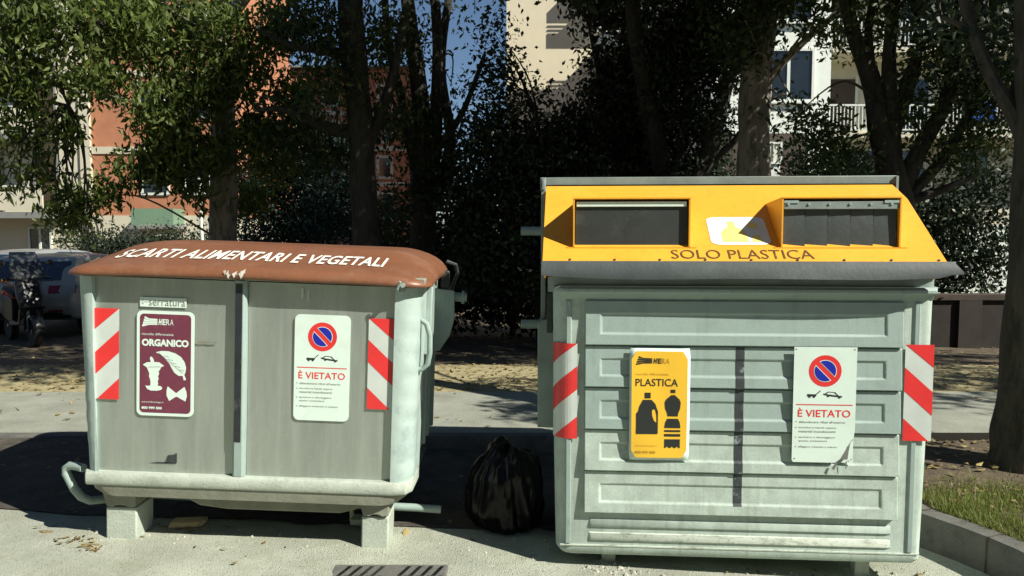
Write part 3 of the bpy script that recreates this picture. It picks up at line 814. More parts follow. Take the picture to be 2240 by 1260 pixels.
        mb = MB(); mb.prism([(yf, zf - .006), (yf, zf + .004), (yf + .05, zf + .004), (yf + .05, zf - .006)], 'x', xl - .03, xr + .03)
        obj('slot_sill', mb, YEL, sl)
        if kind == 'flap':
            mb = MB(); mb.box(xl + th + .004, xr - th - .004, yf + .022, yf + .027, zf + .005, ztop - .035); obj('rubber_flap', mb, RUBBER2, sl)
            mb = MB(); mb.box(xl + th + .008, xr - th - .010, yf + .012, yf + .02, ztop - .036, ztop - .012); obj('clamp_strip', mb, WHITE, sl, bevel=.002)
        else:
            for k in range(5):
                a = xl + th + .004 + (xr - xl - 2 * th - .008) * k / 5; b2 = xl + th + .004 + (xr - xl - 2 * th - .008) * (k + 1) / 5 - .003
                mb = MB(); zz = [ztop - .035, ztop - .10, zf + .08, zf + .004]
                rings = [[(a, yf + .024, z), (b2, yf + .024, z)] for z in zz]
                vs = []; fs = []
                for i, z in enumerate(zz):
                    for j in range(6):
                        q = j / 5; vs.append((a + (b2 - a) * q, yf + .024 - .010 * i / 3 * (q - .3) * (1 if k % 2 else 1.4), z))
                for i in range(3):
                    for j in range(5): fs.append((i * 6 + j, i * 6 + j + 1, (i + 1) * 6 + j + 1, (i + 1) * 6 + j))
                mb.add(vs, fs); obj('rubber_fringe', mb, RUBBER, sl, smooth=True)
            mb = MB(); mb.box(xl + th + .004, xr - th - .004, yf + .006, yf + .015, ztop - .050, ztop - .014)
            obj('clamp_strip', mb, GREYMETAL, sl, bevel=.002)
            for k in range(6): mb = MB(); mb.lathe([(0, 0), (.006, 0), (.006, .004), (0, .004)], (xl + .03 + k * .092, yf + .001, ztop - .026), 'y', 8); obj('screw', mb, ZINC, sl)
            for q in (xl + .01, xr - .075): mb = MB(); mb.box(q, q + .065, yf + .002, yf + .005, ztop - .022, ztop - .010); obj('hinge', mb, ZINC, sl)
        mb = MB(); mb.box(xl + th, xr - th, yf + .04, yf + .05, zf, ztop - .004); obj('slot_backing', mb, BLACKPL, sl)
    # lettering and sticker on the hood
    def onhood(pts, d): return [tuple(hood(x, s) + nrm * d) for x, s in pts]
    v, f = text_pts('SOLO PLASTICA', bold=.0, space=1.0)
    mb = MB(); mb.add(onhood([(-.335 + a * .640, .035 + b * .105) for a, b in v], .002), f); obj('lettering', mb, BROWNTEXT, H)
    mb = MB(); pts = onhood(rrect(-.140, .135, .20, .55, .045), .002)
    # corner radius is uneven on the slope, as on the photo
    mb.add(pts, [tuple(range(len(pts)))])
    st = obj('sticker', mb, WHITE, H); st['label'] = 'faded white sticker with pale yellow bottle shapes'
    mb = MB()
    bot = [(-.085, .235), (-.085, .35), (-.06, .405), (-.045, .42), (-.045, .49), (-.01, .49), (-.01, .42), (.02, .385), (.035, .33), (.035, .235)]
    mb.add(onhood(bot, .003), [tuple(range(len(bot)))])
    mb.add(onhood([(.07 + (q[0]) * 1, .44 + q[1] * 1.6) for q in disc(0, 0, .026, 20)], .003), [tuple(range(20))]); b2 = [(.05, .235), (.055, .31), (.09, .32), (.10, .235)]; mb.add(onhood(b2, .003), [(0, 1, 2, 3)])
    obj('faded_bottle', mb, mat('faded_yellow', (.80, .70, .20), .5, 0, .1, 20), st)
    # rubber apron
    mb = MB(); N = 40; rings = []
    for i in range(N + 1):
        u = i / N; x = -.930 + 1.832 * u; sag = .018 * math.sin(PI * u) + .006 * math.sin(u * 9) - (.012 if u > .95 else 0)
        xb = x + (.028 * max(0, (u - .9) / .1)) 
        rings.append([(x, yb - .006, zb + .004), (x, yb - .014, zb - .006), (xb, yb - .030, zb - .045 - sag * .4), (xb, yb - .032 + .01 * math.sin(u * 7) * .4, zb - .062 - sag), (xb, yb - .024, zb - .062 - sag), (x, yb - .002, zb - .012)])
    mb.rings(rings); obj('rubber_apron', mb, RUBBER, t, smooth=True)
    # grey lifting frame behind the hood
    mb = MB(); mb.box(-.955, .872, .455, .505, 1.886, 1.928); mb.box(-.955, .872, .470, .50, 1.86, 1.886); obj('rear_frame', mb, GREYMETAL, t, bevel=.003)
    mb = MB(); mb.prism([(.44, 1.925), (.52, 1.925), (.52, 1.80), (.44, 1.84)], 'x', .862, .874); obj('rear_frame', mb, GREYMETAL, t)
    mb = MB(); mb.box(-.95, -.925, .45, .53, 1.08, 1.926); mb.box(-.945, -.93, .43, .47, 1.86, 1.915); obj('side_arm', mb, GREYMETAL, t, bevel=.003)
    mb = MB(); mb.box(-.94, .86, .51, 1.18, 1.45, 1.90); obj('rear_housing', mb, GREYMETAL, t, bevel=.01)
    mb = MB(); mb.prism([(-.965, .60), (-.965, 1.16), (-.94, 1.18), (-.86, 1.18), (-.86, .60)], 'y', .40, .62); obj('side_plate', mb, GREYMETAL, t, bevel=.006)
    mb = MB(); mb.box(-.915, -.885, .30, .40, 1.12, 1.33); obj('hinge_block', mb, RUBBER2, t, bevel=.004)
    for z, yy in ((1.65, .95), (1.09, .95)):
        mb = MB(); mb.tube([(-.90, yy, z), (-1.085, yy, z)], .027, 14); obj('lifting_pin', mb, ZINC, t, smooth=True)
    # feet
    for x in (-.60, .62):
        mb = MB(); mb.box(x - .034, x + .034, .10, .17, -.045, .075)
        ft = obj('foot', mb, LEGM, t, bevel=.004)
        mb = MB(); mb.box(x - .075, x + .075, .09, .2, .068, .084); mb.box(x - .06, x + .06, .08, .2, -.055, -.03); obj('foot_flange', mb, LEGM, ft, bevel=.003)
    # signs
    def sg_sign(x0, x1, z0, z1, y): return x0, x1, z0, z1, y
    x0, x1, z0, z1, y = -.519, -.239, .566, 1.096, -.033
    mb = MB(); nx, nz = 8, 14; vs = []; fs = []
    def yy(x, z):
        u = (x - x0) / (x1 - x0); w = (z - z0) / (z1 - z0)
        return y - .007 * math.sin(PI * w) * (1 - .7 * u) - .002 * math.sin(u * 5 + w * 4)
    def shp(mb, pts, d):  # follows the bent sheet
        mb.add([(a, yy(a, b) - d, b) for a, b in pts], [tuple(range(len(pts)))])
    def grid(mb, poly_x0, poly_x1, poly_z0, poly_z1, d, rad):
        vs = []; fs = []
        for i in range(nx + 1):
            for j in range(nz + 1):
                zz = poly_z0 + (poly_z1 - poly_z0) * j / nz
                dz = max(0, poly_z0 + rad - zz, zz - (poly_z1 - rad)); ins = rad - math.sqrt(max(0, rad * rad - dz * dz))
                xx = poly_x0 + ins + (poly_x1 - poly_x0 - 2 * ins) * i / nx
                vs.append((xx, yy(xx, zz) - d, zz))
        for i in range(nx):
            for j in range(nz): fs.append((i * (nz + 1) + j, (i + 1) * (nz + 1) + j, (i + 1) * (nz + 1) + j + 1, i * (nz + 1) + j + 1))
        mb.add(vs, fs)
    grid(mb, x0, x1, z0, z1, 0, .004); sg = obj('sign', mb, WHITE, t, smooth=True); sg['label'] = 'bent yellow plastic-waste sign plate with white border'
    sg.modifiers.new('thick', 'SOLIDIFY').thickness = .0015
    mb = MB(); grid(mb, x0 + .010, x1 - .012, z0 + .012, z1 - .014, .0022, .022); obj('yellow_field', mb, YELSIGN, sg, smooth=True)
    X0, X1, Z0, Z1 = x0 + .010, x1 - .012, z0 + .012, z1 - .014
    U = lambda u: X0 + u * (X1 - X0)
    V = lambda v: Z1 - v * (Z1 - Z0)
    def drape(mb, d=.0034):
        mb.v = [(a, yy(a, c) - d, c) for a, b, c in mb.v]; return mb
    m1, m2 = MB(), MB(); hera_logo(m1, m2, U, V, 0, .07, .68, .045, .135, True)
    add_text(m1, 'PLASTICA', U(.07), U(.83), V(.325), V(.255), 0, bold=.008); obj('black_lettering', drape(m1), BLACKP, sg)
    add_text(m2, 'raccolta differenziata', U(.07), U(.66), V(.222), V(.200), 0); add_text(m2, 'www.ilrifiutologo.it', U(.07), U(.47), V(.897), V(.877), 0); add_text(m2, '800 999 500', U(.07), U(.44), V(.960), V(.935), 0, bold=.03)
    obj('faded_lettering', drape(m2), FADEY, sg)
    mb = MB()
    P_ = lambda L: flat(mb, [(U(a), V(b)) for a, b in L], 0)
    P_([(.235, .385), (.345, .385), (.345, .438), (.235, .438)])
    # flacon with a handle hole: built as a strip round the hole
    P_([(.205, .452), (.36, .452), (.43, .49), (.46, .535), (.40, .538), (.37, .555), (.375, .60), (.405, .645), (.44, .665), (.48, .66), (.48, .765), (.465, .775), (.095, .775), (.085, .765), (.085, .58), (.12, .56), (.14, .515)])
    P_([(.46, .535), (.48, .56), (.48, .66), (.455, .66), (.452, .60), (.43, .548), (.40, .538)])
    P_([(.70, .355), (.785, .355), (.785, .385), (.70, .385)])
    P_([(.715, .405), (.775, .405), (.86, .445), (.885, .475), (.875, .53), (.84, .58), (.835, .605), (.65, .605), (.645, .58), (.605, .53), (.595, .475), (.625, .445)])
    P_([(.645, .628), (.84, .628), (.875, .665), (.885, .715), (.595, .715), (.61, .665)])
    for a, b in ((.735, .752), (.772, .795)): P_([(.595, a), (.885, a), (.885, b), (.595, b)])
    P_([(.60, .822), (.88, .822), (.88, .905), (.86, .905), (.83, .89), (.80, .905), (.77, .905), (.74, .89), (.71, .905), (.68, .905), (.65, .89), (.62, .905), (.60, .905)])
    obj('bottle_pictogram', drape(mb), BLACKP, sg)
    vietato(t, 'white prohibition plate with torn lower right corner', .231, .512, .572, 1.110, -.037, True, True)
    def wrapl(x):
        r = .094; xc = -.787
        d = xc - x
        if d <= 0: return (x, -.0105)
        a = d / r
        return (xc - r * math.sin(a), .0835 - r * math.cos(a))
    strip(t, -.905, -.762, .655, 1.112, 0, False, 'red and white hazard strip wrapped round the left corner', wrapl)
    def wrapr(x): return (x, -.012)
    strip(t, .735, .862, .675, 1.122, 0, True, 'red and white hazard strip at the right corner', wrapr)
    return t
plastic_bin()

# ------------------------------------------------------------------ small things on the ground
def trash_bag():
    cx, cy = -.02, 4.06; z0 = gz(cx, cy)
    mb = MB(); nu, nv = 110, 70
    prof = [(0, 0), (.17, .0), (.215, .03), (.235, .11), (.232, .22), (.215, .32), (.175, .40), (.11, .445), (.04, .455), (0, .45)]
    def at(t):
        k = t * (len(prof) - 1); i = min(int(k), len(prof) - 2); f = k - i
        return [prof[i][j] + (prof[i + 1][j] - prof[i][j]) * f for j in (0, 1)]
    vs = []; fs = []
    for j in range(nv + 1):
        r, z = at(j / nv)
        for i in range(nu):
            th = 2 * PI * i / nu; c, s = math.cos(th), math.sin(th)
            w = 1 + .20 * mnoise.noise(Vector((c * 1.3, s * 1.3, z * 3.5)))
            for f, am, zs in ((2.6, .13, 3.0), (5.5, .10, 2.2), (11, .05, 2.5)):   # ridged noise drawn out upwards gives pulled-plastic folds
                w += am * (.35 - abs(mnoise.noise(Vector((c * f + z * 2, s * f, z * zs + f)))) * 1.6)
            zz = z * (1 + .16 * mnoise.noise(Vector((c * .9 + 4, s * .9, 9)))) + .018 * mnoise.noise(Vector((r * c * 22, r * s * 22, 2))) * min(1, z * 6)
            vs.append((r * w * c, r * w * s * .95, max(0.002, zz)))
    for j in range(nv):
        for i in range(nu): fs.append((j * nu + i, j * nu + (i + 1) % nu, (j + 1) * nu + (i + 1) % nu, (j + 1) * nu + i))
    mb.add(vs, fs)
    o = obj('rubbish_bag', mb, BAGM, smooth=True); o.data.set_sharp_from_angle(angle=R(180)); o.location = (cx, cy, z0); o.scale = (.92, 1, .94)
    tag(o, 'full black plastic rubbish bag dumped on the road between the two bins', 'rubbish bag')
trash_bag()

def drain():
    e = empty('drain_grate', (-.575, 3.295, gz(-.575, 3.295) + .008), 'slotted stone-grey drain grate set in the road before the brown-lidded bin', 'drain grate')
    mb = MB(); mb.box(-.27, .27, -.2, .165, -.03, 0); obj('frame', mb, KERBM, e, bevel=.006)
    for s in (-1, 1):
        for r in range(3):
            for k in range(4):
                x = (-.235 if s < 0 else .045) + k * .052; y = .04 - r * .1
                mb = MB(); mb.add([(x, y, .002), (x + .02, y, .002), (x + .055, y + .10, .002), (x + .035, y + .10, .002)], [(0, 1, 2, 3)])
                obj('slot', mb, BLACKPL, e)
drain()

mb = MB(); rg = random.Random(5)
mb.rings([[(x, y, z) for x, y, z in r] for r in ([(-.09, -.03, .0), (.08, -.04, .0), (.10, .03, .0), (-.07, .04, .0)], [(-.08, -.02, .03), (.09, -.03, .022), (.11, .04, .035), (-.06, .03, .045)])])
o = obj('food_scrap', mb, mat('pale_bread', (.55, .46, .25), .9, 0, .2, 20, .4, 40, dark=(.25, .12, .05), dscale=20), bevel=.012, smooth=True)
o.location = (-1.72, 3.84, gz(-1.72, 3.84)); o.rotation_euler = (0, 0, .2)
tag(o, 'pale yellow scrap lying beside the left block leg of the brown-lidded bin', 'scrap')

rng = np.random.default_rng(11)
def ground_leaves(name, regions, size, label_kind='stuff', tintlo=0, m=LEAF_F):
    pts = []
    for (cx, cy, rx, ry, n, zf) in regions:
        q = rng.uniform(-1, 1, size=(n * 2, 2)); q = q[(q ** 2).sum(1) < 1][:n] if rx < 2 else q[:n]
        for a, b in q:
            x, y = cx + a * rx, cy + b * ry
            pts.append((x, y, zf(x, y) + .006 + abs(rng.normal()) * .006))
    o = leaf_mesh(name, np.array(pts), size, m, None, rng, droop=0, ratio=.5, flatness=.88)
    return tag(o, kind='stuff')
bedz = lambda x, y: .122
ground_leaves('fallen_leaves', [
    (-2.3, 4.3, 1.0, .8, 30, gz), (-.2, 3.9, .5, .25, 6, gz), (-3, 5.0, 1.4, .35, 50, gz), (.2, 5.0, .8, .35, 14, gz),
    (-5, 6.2, 6, .7, 130, lambda x, y: .128), (0, 6.4, 2.5, .7, 16, lambda x, y: .128), (4.5, 6.3, 2.5, .8, 60, lambda x, y: .128),
    (-1, 7.85, 9, .85, 3800, lambda x, y: lz(x, y) + .018), (-3, 11, 9, 2.0, 1500, lz), (4, 11, 6, 2, 900, lz),
    (3.1, 4.95, .95, .35, 140, bedz), (3.0, 4.2, .7, .5, 50, bedz)], .062)
ground_leaves('leaf_crumbs', [(-2.17, 3.60, .10, .06, 22, gz), (-2.05, 3.53, .06, .05, 16, gz), (-1.9, 3.75, .5, .1, 10, gz), (-1.4, 3.6, .5, .2, 6, gz), (1.5, 3.52, .5, .05, 12, gz)], .032)
def specks():
    mb = MB(); rg = random.Random(21)
    spots = [(1.55, 3.50, .5, .07, 60), (.50, 3.52, .12, .08, 40), (-.4, 3.7, 1.3, .12, 50), (-1.8, 3.7, .4, .15, 26), (1.0, 3.47, .8, .06, 45)]
    for cx, cy, rx, ry, n in spots:
        for _ in range(n):
            x, y = cx + rg.uniform(-rx, rx), cy + rg.uniform(-ry, ry); r = rg.choice((.004, .005, .006, .009, .013)) * rg.uniform(.7, 1.2); z = gz(x, y)
            pts = [(x + r * rg.uniform(.7, 1.2) * math.cos(a), y + r * math.sin(a) * rg.uniform(.7, 1.2), z) for a in (0, 1.2, 2.5, 3.8, 5.1)]
            mb.rings([pts, [(p[0] * .5 + x * .5, p[1] * .5 + y * .5, z + r * rg.uniform(.5, .9)) for p in pts]])
    tag(obj('gravel', mb, mat('gravel_bits', (.36, .35, .29), .9, 0, .4, 40)), kind='stuff')
specks()

# grass in the bed
def grass():
    n = 24000; rg = np.random.default_rng(3)
    x = rg.uniform(2.25, 3.6, n * 3); y = rg.uniform(2.6, 4.6, n * 3)
    dens = np.array([mnoise.noise(Vector((a * 2.3, b * 2.3, 0))) for a, b in zip(x, y)])
    edge = np.array([2.26 + max(0, 3.9 - b) * .42 if b > 3.3 else 2.55 for b in y])
    ok = (x > edge + .03) & (dens + rg.normal(size=n * 3) * .35 > -.10) & (y < 4.15 + rg.normal(size=n * 3) * .18)
    x, y = x[ok][:n], y[ok][:n]; n = len(x)
    hgt = rg.uniform(.015, .05, n) * (1 + (rg.random(n) < .03) * 1.4); a = rg.uniform(0, 6.28, n); ln = rg.uniform(0, .9, n) * hgt
    w = .0034
    p = np.stack([x, y, np.full(n, .115)], 1); s = np.stack([np.cos(a), np.sin(a), np.zeros(n)], 1); b = rg.uniform(0, 6.28, n)
    t = p + np.stack([np.cos(b) * ln, np.sin(b) * ln, hgt], 1)
    V = np.stack([p - s * w, p + s * w, t], 1).reshape(-1, 3)
    me = bpy.data.meshes.new('grass'); me.vertices.add(3 * n); me.vertices.foreach_set('co', V.astype(np.float32).ravel())
    me.loops.add(3 * n); me.loops.foreach_set('vertex_index', np.arange(3 * n, dtype=np.int32)); me.polygons.add(n)
    me.polygons.foreach_set('loop_start', (np.arange(n) * 3).astype(np.int32)); me.polygons.foreach_set('loop_total', np.full(n, 3, np.int32))
    me.attributes.new('tint', 'FLOAT', 'FACE').data.foreach_set('value', rg.beta(2, 2, n).astype(np.float32))
    me.materials.append(GRASSM); me.update(); tag(link('grass', me), kind='stuff')
grass()

# ------------------------------------------------------------------ buildings
def wbox(mb, px0, px1, py0, py1, Y, dy0, dy1):
    a, b = P(px0, py1, Y), P(px1, py0, Y)
    return mb.box(a.x, b.x, Y + dy0, Y + dy1, a.z, b.z)
def opening(b, name, Y, px0, px1, py0, py1, m=GLASS, frame=FRAMEW, mull=(), d=.12, fw=.07, label=None):
    """window or door: dark leaf set back in a frame that stands a little proud of the wall"""
    a, c = P(px0, py1, Y), P(px1, py0, Y)
    mb = MB(); mb.box(a.x, c.x, Y - .015, Y - .008, a.z, c.z); o = obj(name, mb, m, b)
    if label: o['label'] = label
    mb = MB()
    mb.box(a.x - fw, a.x, Y - .07, Y, a.z - fw, c.z + fw); mb.box(c.x, c.x + fw, Y - .07, Y, a.z - fw, c.z + fw)
    mb.box(a.x, c.x, Y - .07, Y, c.z, c.z + fw); mb.box(a.x, c.x, Y - .10, Y, a.z - fw, a.z)
    for q in mull:
        x = a.x + (c.x - a.x) * q; mb.box(x - fw * .6, x + fw * .6, Y - .06, Y - .016, a.z, c.z)
    obj('frame', mb, frame, o); return o

def left_block():
    Y = 30
    x1 = P(188, 0, Y).x; xb = P(452, 0, Y).x
    e = empty('apartment_block', ((x1 - 4), Y, -.1), 'cream apartment block with orange brick panels behind the tree at the far left', 'building')
    e.location = (0, 0, 0)
    mb = MB(); mb.box(-34, x1, Y, Y + 11, -.3, 16); obj('wall', mb, CREAM, e)
    zb = P(0, 471, Y).z; zband = P(0, 330, Y).z
    mb = MB(); mb.box(x1, xb, Y + .02, Y + 11, zb, 16); w = obj('brick_panel', mb, BRICK, e)
    mb = MB(); mb.box(x1 + .01, xb, Y - .03, Y + 11, -.3, zb - .005); obj('plinth', mb, CREAM, e)
    for k in range(4):
        z = zband + k * 3.0
        mb = MB(); mb.box(x1 + .01, xb, Y - .03, Y + .015, z - .12, z + .16); obj('floor_band', mb, CREAM, e)
    mb = MB(); mb.box(-34, x1 + .3, Y - .35, Y + 11, 16, 16.3); obj('roof', mb, GREYWALL, e)
    mb = MB(); mb.box(x1 - .42, x1 - .01, Y - .10, Y + .0, -.2, 15.9); obj('corner_pier', mb, CREAM, e)
    # balconies
    for k in range(5):
        zf = P(0, 466, Y).z + k * 3.0
        xr = x1 - 1.2
        mb = MB(); mb.box(-32, xr, Y - 1.3, Y - .002, zf - .24, zf); s = obj('balcony_slab', mb, GREYWALL, e)
        for q in range(7):
            a = -32 + q * ((xr + 32) / 7)
            mb = MB(); mb.box(a + .04, a + (xr + 32) / 7 - .04, Y - 1.28, Y - 1.22, zf + .06, zf + .95); obj('balcony_panel', mb, CREAM, s)
        mb = MB(); mb.box(-32, xr, Y - 1.3, Y - 1.2, zf + .955, zf + 1.02); obj('rail', mb, FRAMEW, s)
        for x in (P(62, 0, Y).x, P(-60, 0, Y).x, P(-190, 0, Y).x):
            mb = MB(); mb.box(x, x + .85, Y - .02, Y - .004, zf + .02, zf + 2.25); d = obj('balcony_door', mb, DOORB, e)
            mb = MB(); mb.box(x - .08, x, Y - .06, Y - .003, zf + .01, zf + 2.33); mb.box(x + .85, x + .93, Y - .06, Y - .003, zf + .01, zf + 2.33); mb.box(x - .08, x + .93, Y - .06, Y - .003, zf + 2.335, zf + 2.42); obj('frame', mb, GREYWALL, d)
    opening(e, 'window', Y, 68, 110, 500, 545, GLASS, FRAMEW, (.5,))
    # windows of the brick part
    for k in range(4):
        z0 = zb + .9 + k * 3.0
        for px in (300, 395):
            a = P(px, 0, Y).x
            mb = MB(); mb.box(a, a + .95, Y + .002, Y + .012, z0, z0 + 1.4); wi = obj('window', mb, GLASS, e)
            mb = MB(); mb.box(a - .1, a, Y - .04, Y + .015, z0 - .1, z0 + 1.5); mb.box(a + .95, a + 1.05, Y - .04, Y + .015, z0 - .1, z0 + 1.5); mb.box(a, a + .95, Y - .06, Y + .015, z0 - .1, z0); obj('frame', mb, FRAMEW, wi)
    a, c = P(287, 492, Y - 1), P(378, 456, Y - 1)
    mb = MB(); mb.box(a.x, c.x, Y - 1, Y - .94, a.z, c.z); mb.box(a.x, a.x + .05, Y - .94, Y - .035, a.z, c.z); mb.box(c.x - .05, c.x, Y - .94, Y - .035, a.z, c.z)
    o = obj('balcony_panel', mb, GREENB, e); o['label'] = 'green balcony panel'
    mb = MB(); mb.box(a.x - .1, c.x + .1, Y - 1.1, Y - .035, a.z - .15, a.z - .01); obj('balcony_slab', mb, GREYWALL, e)
left_block()

def far_brick():
    Y = 50
    e = empty('apartment_block', (0, 0, 0), 'distant orange brick apartment block glimpsed between the trunks left of the sky gap', 'building')
    x0, x1 = P(560, 0, Y).x, P(892, 0, Y).x
    mb = MB(); mb.box(x0, x1, Y, Y + 12, -.3, P(0, 150, Y).z); obj('wall', mb, BRICK, e)
    mb = MB(); mb.box(x0 - .3, x1 + .3, Y - .4, Y + 12, P(0, 150, Y).z, P(0, 146, Y).z); obj('roof', mb, GREYWALL, e)
    for r in range(5):
        for px in (600, 655, 712, 765, 830):
            py = 190 + r * 78
            opening(e, 'window', Y, px, px + 24, py, py + 40, GLASS, CREAM, (), fw=.18)
        mb = MB(); a = P(0, 190 + r * 78 + 62, Y).z; mb.box(x0 + .02, x1 - .02, Y - .04, Y - .002, a, a + .3); obj('floor_band', mb, CREAM, e)
far_brick()

def tower():
    Y = 42
    e = empty('tower_block', (0, 0, 0), 'tall cream tower block rising at the right of the blue sky gap', 'building')
    x0, x1 = P(1108, 0, Y).x, P(1420, 0, Y).x
    mb = MB(); mb.box(x0, x1, Y, Y + 12, -.3, 27); obj('wall', mb, mat('warm_cream_render', (.60, .55, .40), .85, 0, .05, 1), e)
    mb = MB(); mb.box(x0 - .3, x1 + .3, Y - .3, Y + 12, 27, 27.3); obj('roof', mb, GREYWALL, e)
    # projecting balcony stack on the right part
    for k in range(8):
        z = 2.8 + k * 3.0
        xa = P(1300, 0, Y).x
        mb = MB(); mb.box(xa, x1 - .1, Y - 1.6, Y - .002, z - .2, z); s = obj('balcony_slab', mb, WHITEWALL, e)
        mb = MB(); mb.box(xa, x1 - .1, Y - 1.6, Y - 1.54, z + .01, z + .55); obj('balcony_panel', mb, WHITEWALL, s)
        mb = MB(); mb.box(xa, x1 - .1, Y - 1.6, Y - 1.54, z + .70, z + .76); mb.box(xa, x1 - .1, Y - 1.6, Y - 1.54, z + .92, z + .98); obj('rail', mb, WHITEWALL, s)
        mb = MB(); mb.box(xa + .4, xa + 1.6, Y - .02, Y - .003, z + .02, z + 2.2); obj('balcony_door', mb, DOORB, e)
    # roof-edge canopy on the neighbour side throws the stepped grey shade
    xa = P(1195, 0, Y).x
    mb = MB(); mb.box(xa + 1.5, x1, Y - .9, Y - .002, P(0, -8, Y).z, P(0, -30, Y).z); obj('canopy', mb, WHITEWALL, e)
tower()

def right_block():
    Y = 27
    e = empty('apartment_block', (0, 0, 0), 'white apartment block with railed balconies behind the multi-stemmed tree at right', 'building')
    xl, xm, xr = P(1560, 0, Y).x, P(1822, 0, Y).x, 30.0
    mb = MB(); mb.box(xl, xm, Y, Y + 11, -.3, 16); obj('wall', mb, WHITEWALL, e)
    mb = MB(); mb.box(xm, xr, Y + 1.5, Y + 11, -.3, 16); obj('loggia_wall', mb, CREAM, e)
    mb = MB(); mb.box(xl - .3, xr, Y - .3, Y + 11, 16, 16.3); obj('roof', mb, GREYWALL, e)
    for k, (a, b) in enumerate(((-70, 44), (112, 218))):
        opening(e, 'window', Y, 1640, 1776, a, b, GLASS, FRAMEW, (.62,), fw=.09)
        mb = MB(); z = P(0, b, Y).z; mb.box(P(1636, 0, Y).x, P(1782, 0, Y).x, Y - .16, Y - .005, z - .16, z - .095); obj('sill', mb, FRAMEW, e)
    mb = MB(); z = P(0, 292, Y).z; mb.box(xl + .2, P(1772, 0, Y).x, Y - .05, Y - .003, -.2, z); obj('ground_floor_recess', mb, DOORB, e)
    opening(e, 'window', Y - .055, 1680, 1706, 315, 355, CREAM, FRAMEW, (.5,))
    mb = MB(); wbox(mb, 1676, 1706, 360, 385, Y - .06, -.03, -.001); obj('letter_board', mb, FRAMEW, e)
    for k in range(5):
        zf = P(0, 291, Y).z + k * 3.0
        mb = MB(); mb.box(xm, xr, Y - .02, Y + 1.498, zf - .16, zf + .02); s = obj('balcony_slab', mb, CREAM, e)
        mb = MB(); mb.box(xm, xr, Y, Y + .06, zf + .96, zf + 1.02); mb.box(xm, xr, Y, Y + .05, zf + .10, zf + .14); obj('rail', mb, FRAMEW, s)
        mb = MB(); n = int((xr - xm) / .13)
        for i in range(n): mb.box(xm + .13 * i, xm + .13 * i + .028, Y + .012, Y + .035, zf + .14, zf + .96)
        tag(obj('balusters', mb, FRAMEW, s), kind='stuff')
        for x, m_ in ((P(1850, 0, Y).x, DOORB), (P(2020, 0, Y).x, GLASS), (P(2140, 0, Y).x, DOORB), (P(2290, 0, Y).x, GLASS)):
            mb = MB(); mb.box(x, x + 1.1, Y + 1.47, Y + 1.49, zf + .03, zf + 2.2); d = obj('balcony_door', mb, m_, e)
            mb = MB(); mb.box(x - .09, x, Y + 1.43, Y + 1.495, zf + .03, zf + 2.3); mb.box(x + 1.1, x + 1.19, Y + 1.43, Y + 1.495, zf + .03, zf + 2.3); obj('frame', mb, FRAMEW, d)
    for px in (1848, 1960, 2100, 2230):
        opening(e, 'window', Y + 1.49, px, px + 60, 330, 395, GLASS, FRAMEW, (.5,))
    mb = MB(); a, c = P(2112, 268, Y), P(2178, 221, Y); n = 14; vs = []; fs = []
    for i in range(n + 1):
        for j in range(5):
            x = a.x + (c.x - a.x) * i / n; vs.append((x, Y - .03 + .02 * math.sin(i * 1.3), a.z + (c.z - a.z) * j / 4 + .02 * math.sin(i * .9) * (j == 0)))
    for i in range(n):
        for j in range(4): fs.append((i * 5 + j, (i + 1) * 5 + j, (i + 1) * 5 + j + 1, i * 5 + j + 1))
    mb.add(vs, fs); o = obj('cloth', mb, BLUECLOTH, smooth=True); o.modifiers.new('t', 'SOLIDIFY').thickness = .01
    tag(o, 'bright blue cloth hung over a balcony rail of the white block', 'cloth')
right_block()

# low wall at the right and a white wall beyond it
e = empty('garden_wall', (6, 11.5, 0), 'low dark brown boundary wall with coping behind the large bin at right', 'wall')
mb = MB(); mb.box(0.2, 14, 0, .28, -.3, .62); obj('wall', mb, mat('dark_wall', (.022, .017, .013), .9, 0, .3, 4, .4, 40), e)
mb = MB(); mb.box(0.15, 14, -.05, .33, .62, .70); obj('coping', mb, mat('wall_coping', (.050, .038, .028), .9, 0, .3, 4, .4, 40), e)
for x in (.9, 4.5):
    mb = MB(); mb.box(x, x + .35, -.06, -.002, -.3, .615); obj('pier', mb, mat('wall_pier', (.028, .022, .017), .9, 0, .3, 4), e)
mb = MB(); mb.box(4.5, 26, 19, 19.3, -.3, 1.9); o = obj('white_wall', mb, WHITEWALL); tag(o, 'white garden wall glimpsed through leaves above the low brown wall', 'wall')

# poles
def pole(px, py0, py1, Y, r, m, label, name='lamp_post', top=True):
    b = P(px, 520, Y); e = empty(name, (b.x, Y, -.12), label, 'pole')
    z1 = P(px, py0, Y).z + .12
    mb = MB(); mb.tube([(0, 0, 0), (0.0, 0, z1 * .45), (.02, 0, z1 * .5), (.0, 0, z1 * .62), (0, 0, z1)], [r, r * .95, r * .95, r * .8, r * .7], 10); obj('post', mb, m, e, smooth=True)
    mb = MB(); mb.lathe([(r * 1.9, 0), (r * 1.9, .12), (r * 1.1, .2)], (0, 0, 0), 'z', 10); obj('base', mb, m, e)
    if top:
        mb = MB(); mb.lathe([(0, 0), (r * 1.5, .02), (r * 1.3, .1), (0, .12)], (0, 0, z1 - .02), 'z', 10); obj('cap', mb, m, e)
pole(441, 392, 530, 18, .045, FRAMEW, 'thin white post standing just left of the pale-trunked tree', 'post')
pole(1614, 275, 385, 16, .022, FRAMEW, 'slender pale pole standing left of the thick trunk behind the yellow hood', 'post')
